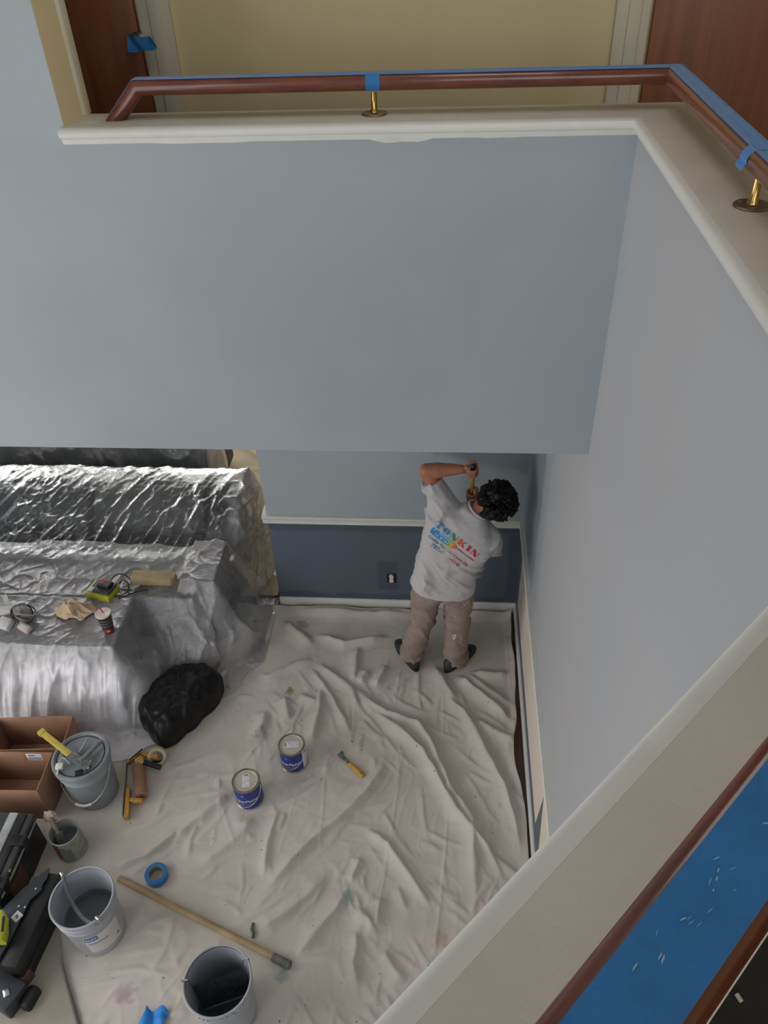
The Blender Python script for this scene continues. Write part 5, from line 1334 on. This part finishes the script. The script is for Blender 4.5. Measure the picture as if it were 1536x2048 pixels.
def shirtn(co, no):
    x, y, z = co.T
    s_ = x*.75-z*.66; t_ = x*.66+z*.75
    # diagonal pull folds from the raised arm across the waist, stronger low down
    low = np.clip((1.12-z)/.12, 0, 1)*np.clip((z-.86)/.06, 0, 1)
    sh = np.clip((.10-x)/.1, 0, 1)*np.clip((z-1.28)/.08, 0, 1)
    f_ = low*(.046*(w1.ridge(t_*16+.3*w2(x*8, z*8)+y*2, s_*2.2, 3.)-.4)+.012*(w2.ridge(t_*34, s_*5, 3.)-.4))
    f_ += sh*(.024*(w2.ridge((x*.8+z*.6)*22+y*4, (z*.8-x*.6)*5, 3.)-.4))
    f_ += .0025*w1(x*30, z*30+y*20)
    return np.maximum(f_, -.006)
displace(shirt_me, shirtn)
shirt = put('t_shirt', shirt_me, SHIRT, person)
# ribbed collar
col_pts = []
cu_ = hup.cross(V3((0, 1, 0))).normalized(); cv_ = V3((0, 1, 0))
for k in range(28):
    a = 2*math.pi*k/28; col_pts.append(neck+hup*.010+V3((.056, -.01, -.034))*math.cos(a)+V3((0, .062, .004))*math.sin(a))
MB().tube(col_pts, .0075, 8, closed=True).build('collar', SHIRT, shirt)
# printed lettering on the back of the shirt
bvh = BVHTree.FromPolygons([v.co.copy() for v in shirt_me.vertices], [tuple(p.vertices) for p in shirt_me.polygons])
TD = V3((.017, .76, -.65)).normalized(); TU = V3((.995, .099, .0)); TU = (TU-TD*TU.dot(TD)).normalized(); TN = TD.cross(TU).normalized()
TU = (TU+TN*.044).normalized(); TN = TD.cross(TU).normalized()
org = aty(875.5, 1041.2, 3.52)
def back_pt(u, n):
    # flat transfer pressed on from behind and above the shoulders
    zx, zy = .784*u-.62*n, .62*u+.784*n
    q = org+TU*(zx/11.815*.00292)+TN*(zy/11.815*.00289)
    h = bvh.ray_cast(q-TD*.5, TD, 1.2)
    if h[0] is None: return q
    return h[0]-TD*.0025
def ink(name, stops):
    t = NT(name); a = t.node('ShaderNodeAttribute'); a.attribute_name = 'ink'; r = t.node('ShaderNodeValToRGB')
    el = r.color_ramp.elements
    el[0].position = stops[0][0]; el[0].color = lin(stops[0][1]); el[1].position = stops[-1][0]; el[1].color = lin(stops[-1][1])
    for p, c in stops[1:-1]:
        e = el.new(p); e.color = lin(c)
    t.link(a.outputs['Fac'], r.inputs[0]); t.link(r.outputs[0], t.bsdf.inputs['Base Color']); t.bsdf.inputs['Roughness'].default_value = .8
    return t.m
INKR = ink('rainbow_shirt_print', [(0., '#2f86bd'), (.36, '#2f86bd'), (.40, '#2f8a52'), (.50, '#3c8f4a'), (.56, '#d9603c'), (.66, '#c8243c'), (1., '#bd1f3d')])
INKB = ink('brush_banner_print', [(0., '#2b7fb8'), (.30, '#2b7fb8'), (.40, '#3f9050'), (.47, '#c2b03c'), (.53, '#d8683a'), (.62, '#c92f3c'), (1., '#b93048')])
INKW = M('pale_banner_lettering', '#a9cfe4', .8)
INKS = ink('small_shirt_print', [(0., '#6f8fc0'), (.22, '#41708f'), (.38, '#4c8a86'), (.46, '#c0b878'), (.55, '#d08a8a'), (.75, '#bb4257'), (1., '#b03a52')])
def print2d(polys, mat, name, cuts=2, lift=0., par=None):
    bm = bmesh.new()
    for pl_ in polys:
        vs = [bm.verts.new((x, y, 0)) for x, y in pl_]; bm.faces.new(vs)
    bm.normal_update(); bmesh.ops.triangulate(bm, faces=bm.faces)
    for _ in range(cuts): bmesh.ops.subdivide_edges(bm, edges=[e for e in bm.edges if e.calc_length() > 22], cuts=1)
    bmesh.ops.triangulate(bm, faces=bm.faces)
    me = bpy.data.meshes.new(name); us = []
    for v in bm.verts:
        us.append(v.co.x/1250.); v.co = back_pt(v.co.x, v.co.y)+V3((0, -lift, 0))
    bmesh.ops.recalc_face_normals(bm, faces=bm.faces)
    bm.to_mesh(me); bm.free(); at = me.attributes.new('ink', 'FLOAT', 'POINT'); at.data.foreach_set('value', us)
    return put(name, me, mat, par or shirt)
def place(poly, u0, wd, h, n0=0.): return [(u0+x*wd, n0+y*h) for x, y in poly]
def half(sg):
    P = []
    for k in range(13):
        a = math.radians(90+180*k/12) if sg < 0 else math.radians(-90+180*k/12)
        P.append((.5+.5*math.cos(a)+(-.0 if sg < 0 else 0), .5+.5*math.sin(a)))
    P = [(min(x, .43) if sg < 0 else max(x, .57), y) for x, y in P]
    return P
LET = {'T': [[(0,0),(1,0),(1,.28),(.93,.28),(.85,.1),(.68,.1),(.68,.9),(.8,.93),(.8,1),(.2,1),(.2,.93),(.32,.9),(.32,.1),(.15,.1),(.07,.28),(0,.28)]],
       'O': [half(-1), half(1)],
       'N': [[(0,0),(.42,0),(.92,1),(.52,1)], [(.06,.22),(.14,.36),(.14,.92),(.24,1),(-.04,1),(.06,.92)], [(.86,0),(1.06,0),(.96,.08),(.96,.88),(.88,.72),(.88,.08),(.80,0)]],
       'K': [[(0,0),(.44,0),(.44,1),(0,1)], [(.48,.46),(.80,.08),(.74,0),(1.02,0),(.94,.08),(.62,.50)], [(.50,.54),(.66,.42),(1.0,.92),(1.08,1),(.66,1)]],
       'I': [[(.14,0),(.86,0),(.86,.07),(.76,.1),(.76,.9),(.86,.93),(.86,1),(.14,1),(.14,.93),(.24,.9),(.24,.1),(.14,.07)]]}
for ch_, u0, wd in (('T', 5, 185), ('O', 222, 180), ('N', 436, 185), ('K', 668, 190), ('I', 905, 130), ('N', 1060, 180)):
    print2d([place(p, u0, wd*1.06, 142, 2) for p in LET[ch_]], INKR, 'printed_letter')
ban = [(15, 192), (60, 174), (300, 176), (520, 170), (640, 182), (690, 200), (740, 215), (735, 262), (690, 292), (640, 322), (520, 330), (300, 334), (80, 338), (30, 330), (8, 300), (0, 250)]
bo2 = print2d([ban], INKB, 'brush_banner', 3)
print2d([[(748, 226), (830, 222), (1000, 236), (1180, 222), (1250, 228), (1250, 244), (1180, 252), (1000, 248), (830, 254), (748, 252)]], INKB, 'brush_handle', 2)
def print_text(s, size, u, n, mat, wd=None, par=None, bold=0., rise=0., lift=0., shear=0.):
    V, Fs = text_mesh(s, size, bold, shear, 1.05, 1)
    mx = max(v.x for v in V)-min(v.x for v in V); k = (wd/mx) if wd else 1.
    out = []; us = []
    for v in V:
        uu = u+v.x*k; nn = n-v.y+rise*(uu-u); us.append(uu/1250.); out.append(back_pt(uu, nn)+V3((0, -.0005-lift, 0)))
    me = bpy.data.meshes.new('printed_line'); me.from_pydata(out, [], Fs); at = me.attributes.new('ink', 'FLOAT', 'POINT'); at.data.foreach_set('value', us)
    return put('printed_line', me, mat, par or shirt)
print_text('PAINTING', 92, 300, 208, INKW, 480, bold=2.)
print_text('COMPANY', 82, 330, 288, INKW, 400, bold=2.)
print_text('Quality You Can Count On', 92, 620, 420, INKS, 1180, bold=2.5, shear=.2)
print_text('757-4', 118, 390, 545, INKS, 330, bold=4.)
print_text('-410', 118, 900, 545, INKS, 290, bold=4.)
# trousers
tm = MB()
tm.loft([(V3((-.008, 3.57, .93)), V3((.155, 0, 0)), V3((0, .105, 0)), .9), (V3((-.010, 3.568, .86)), V3((.172, 0, 0)), V3((0, .120, 0)), .88), (V3((-.012, 3.568, .79)), V3((.182, 0, 0)), V3((0, .125, 0)), .8), (V3((-.012, 3.572, .745)), V3((.165, 0, 0)), V3((0, .10, 0)), .8)], 30)
def leg(hp, kn_, an_, ft, s_):
    d = (kn_-hp).normalized()
    tm.loft([(hp+V3((s_*.006, 0, -.02)), V3((.090, 0, 0)), V3((0, .112, 0))), (hp.lerp(kn_, .4), V3((.096, 0, 0)), V3((0, .108, 0))), (hp.lerp(kn_, .8), V3((.086, 0, 0)), V3((0, .092, 0))), (kn_.lerp(an_, .1), V3((.083, 0, 0)), V3((0, .088, 0))),
             (kn_.lerp(an_, .5), V3((.080, 0, 0)), V3((0, .088, 0))), (kn_.lerp(an_, .85), V3((.080, 0, 0)), V3((0, .092, 0))), (an_+ft*.018+V3((0, 0, -.012)), V3((.078, 0, 0)), V3((0, .088, 0))), (an_+ft*.018+V3((0, 0, -.030)), V3((.074, 0, 0)), V3((0, .084, 0)))], 24)
fL, fR = V3((-.50, .86, 0)).normalized(), V3((.66, .75, 0)).normalized()
leg(hipL, kneeL, ankL, fL, -1); leg(hipR, kneeR, ankR, fR, 1)
pm = remesh(tm, .0085, 5, 'trousers')
def pantn(co, no):
    x, y, z = co.T
    lowr = np.clip((.30-z)/.2, 0, 1); kn_ = np.exp(-((z-.50)/.12)**2); cr = np.exp(-((z-.76)/.07)**2)
    f_ = lowr*.034*(w1.ridge(z*26+x*6, y*4+x*5, 3.)-.4)+kn_*.018*(w2.ridge(z*18+x*9, y*5, 3.)-.4)+cr*.024*(w1.ridge(z*20-np.abs(x+.01)*16, y*3, 3.)-.4)
    f_ += .010*(w2.ridge(x*14+z*3, z*5+y*4, 3.)-.4)
    # crease between the legs at the seat
    f_ -= .022*np.exp(-((x+.012)/.012)**2)*np.clip((z-.74)/.04, 0, 1)*np.clip((.90-z)/.05, 0, 1)
    return f_
displace(pm, pantn)
trs = put('trousers', pm, PANTS, person)
bp_ = BVHTree.FromPolygons([v.co.copy() for v in pm.vertices], [tuple(p.vertices) for p in pm.polygons])
WP = M('white_paint_spatter', '#d8d4d2', .6); spb = MB(); prn = random.Random(3)
for (cx_, cz_, sx, sz, n_) in ((.075, .44, .018, .02, 9), (.115, .40, .010, .06, 8), (.13, .78, .05, .05, 7), (.10, .62, .04, .08, 3), (.15, .70, .02, .05, 4)):
    for k in range(n_):
        x = prn.gauss(cx_, sx*.6); z = prn.gauss(cz_, sz*.6); h = bp_.ray_cast(V3((x, 3.0, z)), V3((0, 1, 0)), 1.)
        if h[0] is None: continue
        nrm = h[1]; tx = nrm.cross(V3((0, 0, 1))).normalized(); ty = tx.cross(nrm); r1 = prn.uniform(.001, .004)*(1.8 if n_ == 9 else 1); r2 = r1*prn.uniform(.6, 2.6); c_ = h[0]+nrm*.0015
        spb.add([c_+tx*(r1*math.cos(a))+ty*(r2*math.sin(a)) for a in [2*math.pi*j/8 for j in range(8)]], [tuple(range(8))])
so_ = spb.build('paint_spatter', WP, trs, smooth=False); so_['kind'] = 'stuff'
# shoes
for an_, ft in ((ankL, fL), (ankR, fR)):
    s_ = V3((ft.y, -ft.x, 0)); z_ = V3((0, 0, 1)); c0 = V3((an_.x, an_.y, BASE))
    up_ = MB().loft([(c0-ft*.090+z_*.030, s_*.020, z_*.022), (c0-ft*.076+z_*.055, s_*.034, z_*.042, .8), (c0-ft*.01+z_*.058, s_*.042, z_*.050, .8), (c0+ft*.06+z_*.048, s_*.043, z_*.038, .8), (c0+ft*.12+z_*.040, s_*.046, z_*.028, .8), (c0+ft*.165+z_*.034, s_*.040, z_*.022, .8), (c0+ft*.195+z_*.028, s_*.020, z_*.013)], 22)
    sh_ = up_.build('shoe', SHOE, person, sharp=80)
    sole = []
    for k in range(26):
        a = 2*math.pi*k/26; u = math.cos(a); v_ = math.sin(a)
        wd = .040+.009*math.cos(a*.5)**2*(u > 0)-.004*(u < -.3)
        q = c0+ft*(.056+.156*u)+s_*(wd*math.copysign(abs(v_)**.7, v_)); sole.append((q.x, q.y))
    MB().prism(sole, BASE-.004, BASE+.026).build('sole', SOLE, sh_, bevel=.004)
# the pole in his hands
hp_ = thing('sanding_pole', 'yellow wooden pole with black end cap held in the painters hands', 'pole', pb_)
MB().tube([pt+pax*.03, pb_], .0125, 16).build('shaft', M('ochre_wood_shaft', '#a5853f', .5, var=.15, vscale=20), hp_)
MB().tube([pt+pax*.066, pt+pax*.10], .0138, 16).build('steel_collar', GRIME, hp_)
MB().tube([pt-pax*.012, pt-pax*.006, pt+pax*.002, pt+pax*.062], [.006, .013, .0155, .0145], 18).build('end_cap', BLACK, hp_)
MB().bar(pb_-pax*.01, pb_+pax*.03+V3((0, .012, 0)), .085, .014).build('pad', M('grey_pad', '#6e7072', .7), hp_, bevel=.004)
